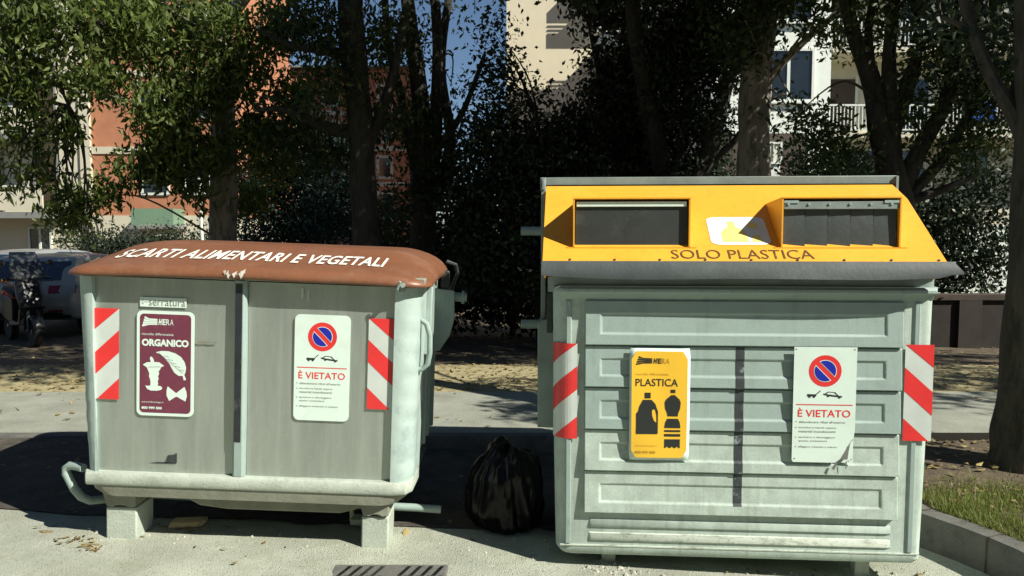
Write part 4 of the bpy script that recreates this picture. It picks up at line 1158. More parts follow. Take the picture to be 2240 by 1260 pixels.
def small_gate():
    Y = 24; e = empty('gate', (P(345, 0, Y).x, Y, -.12), 'small grey metal railing gate at the foot of the brick building', 'gate')
    for k in range(6):
        mb = MB(); mb.box(-.25 + k * .1, -.225 + k * .1, -.012, .012, 0, 1.75); obj('bar', mb, FRAMEW, e)
    mb = MB(); mb.box(-.3, .33, -.02, .02, 1.751, 1.8); obj('rail', mb, FRAMEW, e)
small_gate()

# ------------------------------------------------------------------ car and scooter
def car(name, x, y, z, yaw, paint, label, plate=True):
    e = empty(name, (x, y, z), label, 'car', 'cars parked beyond the path', (0, 0, yaw))
    # side silhouette (y forward from rear, z)
    prof = [(.02, .34), (-.03, .48), (-.02, .72), (.05, .90), (.10, .96), (.42, 1.34), (.62, 1.405), (1.2, 1.435), (1.9, 1.41), (2.35, 1.30), (3.05, .96), (3.9, .82), (4.12, .62), (4.15, .36), (3.9, .24), (.3, .24)]
    def hw(z): return .88 - max(0, z - .9) * .40 - max(0, .5 - z) * .1
    rings = []
    for s, shr in ((-1, .10), (-.97, .035), (-.85, 0), (-.4, 0), (0, 0), (.4, 0), (.85, 0), (.97, .035), (1, .10)):
        cy, cz = 1.9, .75
        rings.append([(s * hw(a[1]), a[0] + (cy - a[0]) * shr * .35, a[1] + (cz - a[1]) * shr) for a in prof])
    mb = MB(); mb.rings(rings); b = obj('body', mb, paint, e, smooth=True, sub=1)
    def onrear(s, z, d):  # point on the tail at height z
        for (y0, z0), (y1, z1) in zip(prof[:6], prof[1:7]):
            if z0 <= z <= z1:
                yy = y0 + (y1 - y0) * (z - z0) / (z1 - z0); break
        else: yy = 0
        yy += .10 * abs(s) ** 4
        return (s * hw(z), yy - d, z)
    def patch(s0, s1, z0, z1, d, n=8, m=4, inset=0):
        mb = MB(); vs = []; fs = []
        for i in range(n + 1):
            for j in range(m + 1):
                s = s0 + (s1 - s0) * i / n; zz = z0 + (z1 - z0) * j / m
                vs.append(onrear(s, zz, d))
        for i in range(n):
            for j in range(m): fs.append((i * (m + 1) + j, (i + 1) * (m + 1) + j, (i + 1) * (m + 1) + j + 1, i * (m + 1) + j + 1))
        mb.add(vs, fs); return mb
    obj('rear_window', patch(-.90, .90, .985, 1.30, .028), CARGL, e, smooth=True)
    for s in (-1, 1):
        obj('tail_light', patch(s * .52, s * .985, .77, .90, .020), TAIL, e, smooth=True)
        obj('reflector', patch(s * .55, s * .80, .46, .49, .045, 4, 1), TAIL, e)
        mb = MB(); mb.prism([(.55, .94), (.75, 1.28), (1.15, 1.36), (1.95, 1.33), (2.7, .97)], 'x', s * .79, s * .835); obj('side_window', mb, CARGL, e)
        for yy in (.75, 3.35):
            mb = MB(); mb.lathe([(.16, -.10), (.30, -.10), (.325, -.07), (.325, .07), (.30, .10), (.16, .10)], (s * .78, yy, .325), 'x', 28); w = obj('wheel', mb, TYRE, e, smooth=True)
            mb = MB(); mb.lathe([(.02, .09 * s), (.20, .07 * s), (.22, .105 * s), (.02, .10 * s)], (s * .78, yy, .325), 'x', 20); obj('rim', mb, CHROME, w)
    obj('bumper_trim', patch(-.92, .92, .345, .44, .03, 8, 1), BLACKPL, e)
    mb = MB(); mb.box(-.26, .26, -.075, -.055, .565, .675); p = obj('number_plate', mb, mat('plate_grey', (.33, .35, .33), .4, 0, .1, 8), e)
    mb = MB(); mb.tube([(.2, 1.35, 1.42), (.2, 1.15, 1.60)], .006, 6); obj('aerial', mb, BLACKPL, e)
    return e
car('parked_car', P(28, 0, 12.7).x, 12.55, -.13, R(4), CARW, 'pale hatchback with dark rear window parked behind the black scooter, seen from the rear')
car('parked_car', P(-10, 0, 18).x, 17.4, -.12, R(-20), CARS, 'silver car parked farther back, its roof just above the pale hatchback')

SCREEN = mat('smoky_screen', (.45, .47, .47), .12, 0, .1, 2, spec=.2)
SCREEN.node_tree.nodes['Principled BSDF'].inputs['Transmission Weight'].default_value = .9
SCREEN.node_tree.nodes['Principled BSDF'].inputs['IOR'].default_value = 1.05
def scooter():
    e = empty('motor_scooter', (P(30, 0, 11.8).x, 11.8, -.125), 'black motor scooter with tall windscreen parked at the far left before the pale car', 'scooter', None, (0, 0, R(-42)))
    for x, nm in ((.36, 'front'), (-.90, 'rear')):
        mb = MB(); mb.lathe([(.155, -.05), (.215, -.055), (.235, -.03), (.238, 0), (.235, .03), (.215, .055), (.155, .05)], (x, 0, .24), 'y', 28); w = obj('wheel', mb, TYRE, e, smooth=True)
        mb = MB(); mb.lathe([(.135, -.035), (.16, -.04), (.16, .04), (.135, .035)], (x, 0, .24), 'y', 24); obj('rim', mb, CHROME, w)
        for k in range(5):
            a = 2 * PI * k / 5; m2 = MB(); m2.tube([(x + .02 * math.cos(a), -.03, .24 + .02 * math.sin(a)), (x + .14 * math.cos(a), -.03, .24 + .14 * math.sin(a))], .013, 6); obj('spoke', m2, CHROME, w)
        m2 = MB(); m2.lathe([(0, -.06), (.03, -.055), (.03, .055), (0, .06)], (x, 0, .24), 'y', 12); obj('hub', m2, CHROME, w)
    mb = MB(); pts = []
    for k in range(9):
        a = R(20 + 150 * k / 8); pts.append((.36 + .27 * math.cos(a), .24 + .27 * math.sin(a)))
    mb.rings([[(p[0], y, p[1] - abs(y) * .5) for y in (-.085, -.04, 0, .04, .085)] for p in pts], False, False, closed=False)
    o = obj('front_fender', mb, BLACKPL, e, smooth=True); o.modifiers.new('t', 'SOLIDIFY').thickness = .012
    mb = MB(); mb.tube([(.36, -.09, .24), (.26, -.06, .55), (.12, 0, .95)], .025, 8); mb.tube([(.36, .09, .24), (.26, .06, .55), (.12, 0, .95)], .025, 8); obj('fork', mb, DARKMETAL, e)
    # leg shield, floorboard, tail
    mb = MB()
    mb.rings([[(.36, -.10, .62), (.36, .10, .62), (.30, .17, .60), (.26, .17, .58), (.26, -.17, .58), (.30, -.17, .60)], [(.30, -.12, .80), (.30, .12, .80), (.22, .20, .80), (.16, .20, .8), (.16, -.20, .8), (.22, -.20, .80)],
              [(.20, -.13, 1.0), (.20, .13, 1.0), (.12, .19, 1.0), (.06, .19, 1.0), (.06, -.19, 1.0), (.12, -.19, 1.0)], [(.14, -.08, 1.08), (.14, .08, 1.08), (.10, .1, 1.08), (.06, .1, 1.08), (.06, -.1, 1.08), (.10, -.1, 1.08)]])
    mb.rings([[(.26, -.17, .60), (.26, .17, .60), (.18, .17, .60), (.18, -.17, .60)], [(.20, -.17, .34), (.20, .17, .34), (.10, .17, .38), (.10, -.17, .38)], [(-.35, -.17, .30), (-.35, .17, .30), (-.35, .17, .40), (-.35, -.17, .40)]])
    mb.rings([[(-.30, -.13, .30), (-.30, .13, .30), (-.28, .14, .74), (-.28, -.14, .74)], [(-.75, -.16, .42), (-.75, .16, .42), (-.75, .16, .80), (-.75, -.16, .80)], [(-1.10, -.08, .66), (-1.10, .08, .66), (-1.10, .08, .80), (-1.10, -.08, .80)]])
    obj('body', mb, BLACKPL, e, bevel=.02, smooth=True)
    mb = MB(); mb.rings([[(-.26, -.13, .745), (-.26, .13, .745), (-.26, .11, .82), (-.26, -.11, .82)], [(-.7, -.15, .805), (-.7, .15, .805), (-.7, .13, .87), (-.7, -.13, .87)], [(-1.02, -.1, .805), (-1.02, .1, .805), (-1.02, .08, .90), (-1.02, -.08, .90)]]); obj('seat', mb, TYRE, e, bevel=.02, smooth=True)
    mb = MB(); mb.tube([(.02, -.32, 1.06), (.09, -.15, 1.07), (.10, 0, 1.08), (.09, .15, 1.07), (.02, .32, 1.06)], .02, 8); obj('handlebar', mb, BLACKPL, e, smooth=True)
    mb = MB(); n = 6; vs = []; fs = []
    for i in range(n + 1):
        for j in range(5):
            y = -.24 + .48 * i / n; q = j / 4; vs.append((.17 - q * .28 - .25 * (y * y) * 2, y * (1 - .25 * q * q), 1.06 + .42 * q))
    for i in range(n):
        for j in range(4): fs.append((i * 5 + j, (i + 1) * 5 + j, (i + 1) * 5 + j + 1, i * 5 + j + 1))
    mb.add(vs, fs); o = obj('windscreen', mb, SCREEN, e, smooth=True); o.modifiers.new('t', 'SOLIDIFY').thickness = .005
    for y in (-.33, .33):
        mb = MB(); mb.tube([(.06, y * .8, 1.08), (.02, y, 1.28)], .007, 6); mb.lathe([(0, -.02), (.05, -.01), (.05, .01), (0, .015)], (.02, y, 1.31), 'x', 12); obj('mirror', mb, BLACKPL, e)
    for (x, z, m_) in ((-.30, 1.02, ORANGE), (-.32, .83, mat('red_orange_lens', (.65, .08, .02), .25, 0, .1, 6))):
        mb = MB(); mb.lathe([(0, -.02), (.035, -.015), (.04, .02), (0, .035)], (x, -.24, z), 'y', 12); mb.tube([(x, -.22, z), (x + .1, -.1, z - .1)], .012, 6); obj('indicator_lamp', mb, m_, e)
scooter()

# ------------------------------------------------------------------ trees
def bez(pts, n=6):
    """smooth a polyline of (point, radius)"""
    out = []
    for i in range(len(pts) - 1):
        p0 = pts[max(i - 1, 0)]; p1 = pts[i]; p2 = pts[i + 1]; p3 = pts[min(i + 2, len(pts) - 1)]
        for k in range(n):
            t = k / n; q = []
            for c in range(4):
                a, b, c2, d = p0[c], p1[c], p2[c], p3[c]
                q.append(.5 * (2 * b + (c2 - a) * t + (2 * a - 5 * b + 4 * c2 - d) * t * t + (3 * b - a - 3 * c2 + d) * t ** 3))
            out.append(q)
    out.append(list(pts[-1])); return out

def limb(mb, pts, n=10, seed=0, wob=.12):
    b = bez(pts); mb.tube([q[:3] for q in b], [max(.006, q[3]) for q in b], n, True, wob, seed)

def tree(name, base, label, group, limbs, blobs, size, lm, bark, seed, droop=.5, clump=.22, per=36, cat='tree', ratio=.42, twigs=26):
    """limbs: lists of (photo x, photo y, depth, radius); first one is the trunk. blobs: (photo x, photo y, depth, rx, ry, rz, n) or world ('w', x, y, z, ...)"""
    e = empty(name, base, label, cat, group)
    b = Vector(base); rg = np.random.default_rng(seed); r2 = random.Random(seed)
    mb = MB(); L3 = []
    for i, l in enumerate(limbs):
        pts = []
        for q in l:
            p = (Vector(q[1:4]) if q[0] == 'w' else P(q[0], q[1], q[2])) - b
            pts.append((*p, q[-1]))
        L3.append(pts)
        limb(mb, pts, 14 if i == 0 else 9, seed + i, .10)
    B = []; SZ = []
    for q in blobs:
        if q[0] == 'w': c = Vector(q[1:4]) - b; r = q[4:7]; n = q[7]
        else: c = P(q[0], q[1], q[2]) - b; r = q[3:6]; n = q[6]
        B.append((tuple(c), r, int(n))); SZ += [1.9 if q[0] == 'w' else 1.0] * int(n)
    # thin twigs running from the limbs into the foliage
    allp = [p for l in L3 for p in l[1:]] or [(0, 0, 1, .02)]
    for k in range(twigs if B else 0):
        c, r, n = r2.choice(B); t = Vector(c) + Vector([r2.uniform(-.7, .7) * q for q in r])
        s = min(allp, key=lambda p: (Vector(p[:3]) - t).length + r2.uniform(0, .6))
        s = Vector(s[:3]); d = t - s
        if d.length > 4.5: continue
        mid = s + d * .5 + Vector((r2.uniform(-.2, .2), r2.uniform(-.2, .2), r2.uniform(0, .35)))
        limb(mb, [(*s, .022), (*mid, .014), (*t, .006)], 5, k)
    obj('trunk', mb, bark, e, smooth=True)
    if B:
        pts = clump_points(rg, B, clump, per)
        # tint varies clump by clump as well as leaf by leaf
        tn = np.clip(rg.beta(1.7, 2.3, len(pts)) * .75 + .25 * (np.sin(pts[:, 0] * 3.1) * np.sin(pts[:, 2] * 2.7 + 1) * .5 + .5), 0, 1)
        leaf_mesh('crown', pts, size * np.array(SZ)[:, None], lm, e, rg, droop, ratio, tn)
    return e
G = 'trees behind the bins'
T1 = P(490, 520, 12)
tree('broadleaf_tree', (T1.x, 12, -.12), 'tall tree with straight pale trunk rising just behind the brown lid', G,
     [[(490, 760, 12, .27), (489, 530, 12, .225), (490, 380, 12, .205), (488, 280, 12, .19), (484, 120, 12, .18), (490, -20, 12, .17), (496, -330, 12, .15), ('w', -4.4, 11.8, 8.5, .08)],
      [(488, 60, 12, .10), (560, -40, 11.7, .08), (640, -160, 11.5, .05)], [(486, 150, 12, .09), (430, 60, 11.4, .06), (350, 10, 11, .035), (250, 30, 10.6, .02)]],
     [(560, 290, 11.2, .16, .2, .24, 900), (530, 170, 11.2, .4, .4, .5, 1300), (440, 180, 10.9, .5, .5, .5, 1350), (360, 240, 10.8, .45, .5, .5, 1250), (400, 310, 10.8, .42, .4, .42, 1250), (345, 350, 10.8, .3, .4, .3, 700), (480, 330, 11.4, .2, .3, .3, 350), (440, 440, 11.3, .14, .2, .12, 120), (300, 370, 10.7, .36, .3, .25, 420),
      (420, 60, 11, .8, .6, .5, 2000), (310, 80, 10.8, .5, .5, .45, 1700), (230, 170, 10.8, .22, .3, .3, 420), (600, 60, 11.4, .5, .5, .5, 1200), (640, 210, 11.6, .35, .4, .5, 700), (590, 370, 11.7, .3, .3, .3, 600), (545, 430, 12.4, .22, .3, .35, 600), (620, 300, 11.8, .3, .3, .3, 600), (420, 400, 11.2, .22, .3, .25, 300), (230, 420, 10.8, .22, .3, .22, 300),
      ('w', -4.6, 11.6, 7.6, 2.0, 1.8, 1.1, 1800)],
     .135, LEAF_A, BARKPALE, 1, droop=.95, clump=.15, twigs=40, ratio=.34)
tree('broadleaf_tree', (-9.4, 9.6, -.1), 'tree at the far left edge whose leafy boughs hang before the cream block', G,
     [[('w', -9.4, 9.6, -.2, .25), ('w', -9.3, 9.6, 2.5, .2), ('w', -9.1, 9.6, 5, .15), ('w', -8.9, 9.7, 8, .06)], [('w', -9.2, 9.6, 3.2, .12), (-40, -30, 9.6, .06), (80, 32, 9.6, .04), (225, 52, 9.6, .02)], [('w', -9.2, 9.6, 2.6, .1), (-60, 180, 9.7, .06), (60, 210, 9.8, .025), (150, 230, 9.8, .012)]],
     [(30, 60, 9.6, .6, .5, .5, 1300), (150, 70, 9.6, .55, .5, .45, 1100), (50, 190, 9.7, .45, .5, .3, 750), (190, 170, 9.7, .36, .4, .22, 500), (20, 290, 9.8, .25, .4, .3, 330), (120, 290, 9.8, .40, .4, .15, 300), (100, 380, 9.9, .26, .3, .16, 160),
      (160, 450, 10, .18, .3, .3, 420), (30, 400, 9.8, .15, .3, .25, 160), (250, 30, 9.9, .5, .4, .4, 1100), ('w', -9, 9.6, 6.2, 1.8, 1.8, 1.1, 1600)],
     .135, LEAF_A, BARK, 2, droop=.95, clump=.15, twigs=36, ratio=.34)
tree('broadleaf_tree', (P(800, 0, 11).x, 11, -.12), 'dark-trunked tree between the bins, its thick low limb reaching left', G,
     [[(806, 760, 11, .24), (802, 530, 11, .20), (792, 400, 11, .19), (790, 290, 11, .185), (775, 130, 11, .19), (765, -10, 11, .18), ('w', -2.4, 11, 6.5, .13), ('w', -2.3, 10.8, 9, .06)],
      [(785, 285, 11, .11), (735, 285, 10.9, .10), (680, 265, 10.8, .085), (620, 240, 10.7, .05), (560, 240, 10.6, .025)], [(778, 140, 11, .10), (720, 110, 10.9, .08), (640, 100, 10.8, .05), (560, 60, 10.7, .03)],
      [(800, 330, 11, .09), (850, 200, 11.1, .075), (880, 60, 11.2, .06), (900, -60, 11.2, .05)]],
     [(690, 60, 10.9, .5, .5, .5, 1700), (730, 190, 10.7, .35, .4, .4, 900), (650, 300, 10.9, .42, .4, .3, 900), (720, 340, 11.2, .35, .4, .3, 700), (830, 80, 11.2, .4, .4, .5, 900), (850, 250, 11.3, .3, .4, .4, 600),
      ('w', -.6, 9.4, 6.0, 1.5, 1.6, 1.1, 2400), ('w', -1.6, 11.5, 7.0, 1.8, 1.7, 1.1, 2000), ('w', -2.2, 6.6, 6.2, 1.8, 1.5, .8, 2200)],
     .11, LEAF_M, BARK, 3, droop=.8, ratio=.36)
tree('broadleaf_tree', (P(925, 0, 12).x, 12, -.12), 'tree of several slim dark stems standing against the blue sky gap', G,
     [[(925, 770, 12, .26), (925, 560, 12, .22), (930, 380, 12, .17), (915, 180, 12, .13), (890, -20, 12, .10), ('w', -1.8, 12, 7, .05)], [(930, 520, 12, .14), (950, 330, 12, .11), (958, 120, 12, .09), (950, -30, 12, .07)],
      [(932, 480, 12, .12), (985, 320, 12.1, .09), (965, 150, 12.1, .075), (985, -30, 12.1, .06)], [(920, 420, 12, .1), (885, 250, 12, .08), (850, 90, 12, .06), (840, -40, 12, .05)], [(950, 330, 12, .07), (1010, 250, 12, .05), (1060, 120, 12, .03)]],
     [(900, 270, 12, .4, .4, .5, 900), (880, 90, 12, .4, .4, .5, 700), (965, 40, 12, .2, .3, .25, 130), (1010, 330, 12, .35, .4, .4, 800), (950, 400, 12, .45, .4, .5, 1600), (1000, 190, 12, .18, .3, .4, 130), (1050, 40, 12.2, .12, .3, .25, 60), (880, 460, 12.4, .28, .4, .4, 700),
      ('w', -.3, 10.4, 6.2, 1.9, 1.7, 1.1, 3000), ('w', .8, 8.8, 6.6, 2.0, 1.7, 1.1, 3200), ('w', .8, 6.3, 6.2, 1.9, 1.5, .8, 2600), ('w', .2, 4.7, 6.1, 1.8, 1.0, .6, 1900)],
     .10, LEAF_M, BARK, 4, droop=.6)
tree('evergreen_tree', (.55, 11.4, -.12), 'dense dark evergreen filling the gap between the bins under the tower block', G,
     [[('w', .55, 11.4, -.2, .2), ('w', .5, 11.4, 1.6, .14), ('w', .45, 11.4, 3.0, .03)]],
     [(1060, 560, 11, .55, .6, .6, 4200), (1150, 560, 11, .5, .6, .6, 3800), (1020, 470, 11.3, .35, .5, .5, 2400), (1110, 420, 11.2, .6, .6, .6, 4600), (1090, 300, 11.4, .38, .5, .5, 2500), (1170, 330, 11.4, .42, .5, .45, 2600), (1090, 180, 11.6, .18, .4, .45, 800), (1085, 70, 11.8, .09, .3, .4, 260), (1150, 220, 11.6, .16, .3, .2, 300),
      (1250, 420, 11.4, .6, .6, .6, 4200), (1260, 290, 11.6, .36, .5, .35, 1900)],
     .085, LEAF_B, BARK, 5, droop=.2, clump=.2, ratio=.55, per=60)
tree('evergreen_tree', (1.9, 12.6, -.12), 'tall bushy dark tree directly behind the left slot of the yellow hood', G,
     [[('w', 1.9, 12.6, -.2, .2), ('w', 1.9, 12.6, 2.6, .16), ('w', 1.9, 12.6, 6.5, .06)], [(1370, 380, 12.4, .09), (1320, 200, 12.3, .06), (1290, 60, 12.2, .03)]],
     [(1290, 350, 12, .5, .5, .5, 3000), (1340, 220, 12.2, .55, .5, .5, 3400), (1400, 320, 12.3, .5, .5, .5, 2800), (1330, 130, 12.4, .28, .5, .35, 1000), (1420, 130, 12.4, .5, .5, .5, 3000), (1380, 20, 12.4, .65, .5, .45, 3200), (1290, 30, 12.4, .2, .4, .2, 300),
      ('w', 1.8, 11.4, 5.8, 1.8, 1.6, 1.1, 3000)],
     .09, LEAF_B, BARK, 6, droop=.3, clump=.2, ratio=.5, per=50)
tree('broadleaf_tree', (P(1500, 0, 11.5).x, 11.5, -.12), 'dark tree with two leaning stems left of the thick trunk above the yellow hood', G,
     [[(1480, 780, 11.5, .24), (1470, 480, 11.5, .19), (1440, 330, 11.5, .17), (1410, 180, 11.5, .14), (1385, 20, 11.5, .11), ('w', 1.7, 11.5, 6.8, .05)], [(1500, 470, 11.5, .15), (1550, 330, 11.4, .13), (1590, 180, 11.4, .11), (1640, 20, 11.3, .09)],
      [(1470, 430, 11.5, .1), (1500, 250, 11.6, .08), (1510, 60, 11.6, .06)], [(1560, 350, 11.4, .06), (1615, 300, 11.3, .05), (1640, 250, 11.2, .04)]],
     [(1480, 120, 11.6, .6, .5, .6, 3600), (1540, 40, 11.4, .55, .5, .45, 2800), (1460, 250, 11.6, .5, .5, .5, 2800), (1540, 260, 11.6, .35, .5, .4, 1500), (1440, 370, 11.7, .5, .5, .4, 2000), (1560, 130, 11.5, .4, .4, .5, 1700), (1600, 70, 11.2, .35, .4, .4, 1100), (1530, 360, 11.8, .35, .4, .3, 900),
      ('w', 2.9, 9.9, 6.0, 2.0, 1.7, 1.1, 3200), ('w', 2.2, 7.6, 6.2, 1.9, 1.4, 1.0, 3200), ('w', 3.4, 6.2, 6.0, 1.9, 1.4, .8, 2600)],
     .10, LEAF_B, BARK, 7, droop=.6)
tree('broadleaf_tree', (P(1655, 0, 10.5).x, 10.5, -.12), 'thick upright trunk with sunlit pale bark above the middle of the yellow hood', G,
     [[(1640, 800, 10.5, .28), (1646, 400, 10.5, .225), (1650, 250, 10.5, .21), (1658, 110, 10.5, .215), (1668, -20, 10.5, .24), ('w', 3.6, 10.5, 6.4, .16), ('w', 3.7, 10.4, 9, .06)], [(1675, 190, 10.45, .05), (1705, 145, 10.4, .055), (1770, 80, 10.3, .045), (1850, 10, 10.2, .04), (1900, -60, 10.1, .03)]],
     [(1700, 10, 10.3, .35, .4, .28, 1000), (1620, 60, 10.2, .3, .3, .4, 800), (1810, 60, 10.1, .22, .3, .22, 260), (1640, 130, 10.25, .10, .15, .3, 150), (1730, 250, 10.2, .4, .3, .06, 130), ('w', 3.8, 9.6, 5.6, 2.0, 1.7, 1.0, 3400), ('w', 4.6, 7.9, 6.0, 2.0, 1.5, 1.0, 3400)],
     .10, LEAF_M, BARKPALE, 8, droop=.6)
tree('broadleaf_tree', (P(1960, 0, 9.2).x, 9.2, .0), 'dark multi-stemmed tree fanning out right of the yellow hood', G,
     [[(1965, 820, 9.2, .24), (1965, 480, 9.2, .20), (1950, 380, 9.2, .17), (1925, 290, 9.2, .13), (1905, 180, 9.2, .11), (1870, 80, 9.2, .085), (1850, -40, 9.2, .07), ('w', 3.9, 9, 6, .04)],
      [(1955, 400, 9.2, .11), (1950, 250, 9.15, .09), (1945, 120, 9.1, .08), (1960, -30, 9.1, .065)], [(1970, 410, 9.2, .12), (2020, 310, 9.1, .10), (2070, 220, 9.0, .085), (2090, 90, 9.0, .07), (2105, -40, 9.0, .06)],
      [(1960, 240, 9.15, .06), (2000, 130, 9.05, .05), (2050, 40, 9.0, .04), (2090, -40, 9, .035)], [(1985, 430, 9.2, .08), (2060, 350, 9.1, .065), (2120, 250, 9.0, .05), (2180, 160, 8.9, .04), (2260, 100, 8.8, .03)], [(1945, 340, 9.2, .06), (1980, 230, 9.1, .045), (2010, 130, 9.0, .035), (2000, -30, 9.0, .03)],
      [(1910, 190, 9.2, .06), (1900, 60, 9.2, .05), (1925, -40, 9.2, .045)], [(1975, 440, 9.2, .07), (2050, 420, 9.1, .05), (2140, 380, 9, .03)]],
     [(1880, 60, 9.1, .35, .4, .3, 520), (1790, 310, 9.1, .30, .3, .28, 640), (1850, 380, 9.1, .32, .3, .25, 700), (1750, 250, 9.1, .3, .3, .10, 200), (2130, 60, 8.9, .5, .4, .4, 2100), (2050, 140, 8.9, .35, .4, .3, 900), (2180, 190, 8.8, .35, .4, .35, 1400), (2010, 250, 9.0, .24, .3, .3, 500), (2165, 300, 8.9, .2, .3, .22, 420), (2070, 330, 9.1, .36, .4, .3, 900), (2120, 240, 8.9, .2, .3, .2, 260),
      (1990, 40, 9.0, .3, .4, .3, 420), ('w', 5.4, 8.2, 5.0, 1.8, 1.5, 1.0, 3200), ('w', 6.6, 6.2, 5.6, 1.9, 1.5, 1.0, 3200), ('w', 9.0, 6.0, 6.0, 2.2, 1.5, .9, 3000), ('w', 11.5, 6.5, 6.0, 2.2, 1.5, .9, 2600), ('w', 11.2, 3.7, 6.0, 2.2, 1.2, .8, 2600)],
     .085, LEAF_M, BARK, 9, droop=.4, clump=.16)
tree('broadleaf_tree', (3.27, 4.72, .1), 'mossy trunk at the right edge growing from the grassy kerbed bed', G,
     [[('w', 3.31, 4.72, .0, .23), ('w', 3.32, 4.72, .18, .205), ('w', 3.33, 4.72, .5, .195), ('w', 3.35, 4.72, 1.2, .19), ('w', 3.37, 4.74, 2.2, .18), ('w', 3.37, 4.8, 3.2, .17), ('w', 3.4, 5.0, 4.6, .12), ('w', 3.5, 5.2, 6.2, .05)],
      [('w', 3.36, 4.76, 2.0, .08), (2205, 230, 4.9, .045), (2165, 160, 5.0, .040), (2130, 70, 5.1, .036), (2105, -30, 5.2, .04), (2100, -120, 5.3, .04)], [('w', 3.27, 4.8, 3.0, .1), ('w', 4.2, 4.4, 4.0, .06), ('w', 5.0, 4.0, 4.6, .03)]],
     [(2200, 60, 5.2, .22, .25, .22, 420), (2100, 40, 5.5, .22, .3, .14, 260), ('w', 5.3, 3.7, 3.9, 1.2, .9, .9, 2600), ('w', 6.2, 3.2, 4.8, 1.2, .9, .8, 2400), ('w', 3.6, 6.8, 5.2, 1.2, .9, .6, 1600)],
     .085, LEAF_B, mat('mossy_bark', (.075, .068, .050), .95, 0, .35, 9, 1.0, 30, stretch=(1, 1, .3), dark=(.036, .034, .025), dscale=14, dlo=.48, dhi=.62), 10, droop=.5, clump=.16)
# shrubs and background greenery
def shrub(name, label, base, blobs, size, lm, seed, group='shrubs beyond the path', **k):
    limbs = [[('w', base[0], base[1], base[2], .05), ('w', base[0] + .05, base[1], base[2] + .5, .04), ('w', base[0] + .1, base[1], base[2] + 1.0, .02)], [('w', base[0], base[1], base[2] + .2, .03), ('w', base[0] - .25, base[1], base[2] + .9, .015)]]
    return tree(name, base, label, group, limbs, blobs, size, lm, BARK, seed, cat='shrub', **k)
shrub('leafy_shrub', 'broad leafy shrub above the low brown wall right of the yellow hood', (6.2, 12.4, -.12),
      [(2020, 480, 12.4, .4, .5, .5, 1300), (2100, 430, 12.4, .45, .5, .5, 1300), (2070, 540, 12.4, .55, .5, .45, 1700), (2150, 520, 12.4, .4, .5, .5, 1300), (2040, 600, 12.4, .4, .4, .3, 800), (2130, 610, 12.4, .5, .4, .25, 900), (2180, 400, 12.4, .35, .4, .35, 700), (1990, 570, 12.3, .3, .4, .3, 600)], .095, LEAF_B, 21, ratio=.5)
shrub('conifer_shrub', 'bluish conifer shrub right of the pale straight trunk', (-3.9, 15, -.12),
      [(620, 420, 15, .55, .5, .5, 1800), (680, 390, 15, .45, .5, .4, 1300), (600, 490, 15, .7, .5, .5, 2200), (690, 480, 15, .6, .5, .5, 3000), (560, 400, 15, .4, .4, .5, 1600), (640, 330, 15, .5, .4, .4, 1600), (700, 330, 15, .3, .4, .3, 700)], .12, LEAF_C, 22, ratio=.30, droop=.1)
shrub('conifer_shrub', 'dark conifer shrub beside the trunk that leans between the bins', (-2.0, 14, -.12),
      [(740, 480, 14, .5, .5, .5, 1700), (760, 400, 14, .4, .4, .4, 1000), (850, 480, 14, .35, .4, .35, 800), (745, 330, 14.4, .3, .4, .3, 500)], .12, LEAF_C, 23, ratio=.28, droop=.1)
shrub('clipped_hedge', 'low dark clipped hedge at the foot of the brick building', (-10.5, 20, -.12),
      [(x, 535, 20, .6, .4, .35, 900) for x in (190, 240, 290, 340, 390, 440)] + [(x, 575, 20, .7, .4, .4, 700) for x in (190, 260, 330, 400)], .08, LEAF_B, 24, ratio=.6)
shrub('clipped_hedge', 'low bright hedge right of the pale trunk, just over the brown lid', (-6.2, 16, -.12),
      [(x, 545, 16, .5, .4, .3, 900) for x in (540, 590, 640)], .08, LEAF_C, 25, ratio=.5)
shrub('leafy_shrub', 'dark thicket at ground level between the two bins', (0.0, 12.8, -.12),
      [(x, y, 12.8, .6, .5, .6, 2600) for x in (960, 1060, 1160, 1260) for y in (560, 640)] + [(890, 560, 13.5, .3, .4, .3, 400)], .10, LEAF_B, 26, ratio=.55)
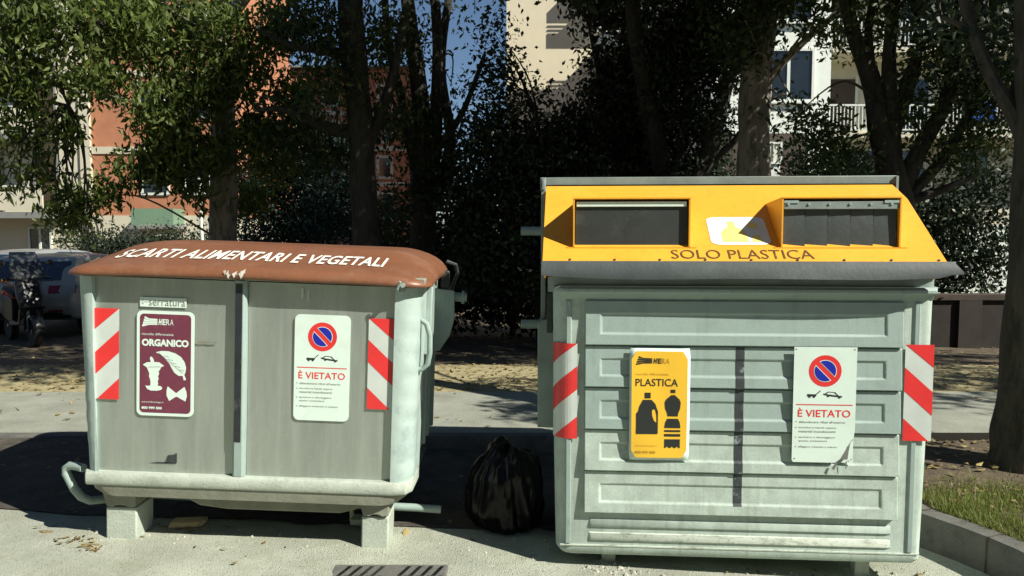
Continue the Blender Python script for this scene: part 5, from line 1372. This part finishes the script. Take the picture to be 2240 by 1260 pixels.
shrub('leafy_shrub', 'dark shrubs in front of the white block above the hood centre', (3.6, 14, -.12),
      [(x, y, 14, .6, .5, .6, 1500) for x, y in ((1450, 400), (1540, 420), (1330, 420), (1780, 420), (1860, 460), (1800, 360), (1880, 400))], .10, LEAF_B, 27, ratio=.5)
shrub('leafy_shrub', 'small green shrub left of the car under the cream balcony', (-11.6, 21, -.12),
      [(150, 480, 21, .5, .5, .6, 900), (165, 430, 21, .4, .4, .4, 500)], .11, LEAF_A, 28)

# unseen tree and block added behind the camera to keep open sky off shaded ground
tree('broadleaf_tree', (-5.4, -2.0, 0), 'unseen tree added behind the camera to block skylight, spreading over the road', None,
     [[('w', -5.4, -2, 0, .25), ('w', -5.3, -2, 2, .2), ('w', -5.1, -1.8, 4.5, .15), ('w', -4.8, -1.5, 7, .06)], [('w', -5.2, -1.9, 3.2, .1), ('w', -3.5, -.6, 4.8, .06), ('w', -2.2, .4, 5.6, .03)]],
     [('w', -5.5, -2, 6.2, 2.6, 2.4, 1.4, 5000), ('w', -3.4, .2, 5.8, 2.2, 1.8, 1.0, 4200), ('w', -7.6, .6, 6, 2.2, 2.0, 1.0, 3800), ('w', -2.4, -1.8, 6.6, 2.0, 2.0, 1.0, 3200)], .12, LEAF_B, BARK, 41)
e = empty('apartment_block', (0, -17, 0), 'unseen brown brick block added behind the camera to block skylight', 'building')
mb = MB(); mb.box(-34, 34, -12, 0, -.3, 13); obj('wall', mb, mat('dark_brick', (.13, .085, .06), .9, 0, .2, 2), e)
mb = MB(); mb.box(-34.3, 34.3, -12.3, .4, 13, 13.3); obj('roof', mb, GREYWALL, e)
for r in range(4):
    for k in range(14):
        mb = MB(); mb.box(-31 + k * 4.6, -29.6 + k * 4.6, .002, .04, .9 + r * 3.1, 2.4 + r * 3.1); w = obj('window', mb, GLASS, e)
        mb = MB(); mb.box(-31.1 + k * 4.6, -29.5 + k * 4.6, .002, .10, .80 + r * 3.1, .895 + r * 3.1); obj('sill', mb, FRAMEW, w)
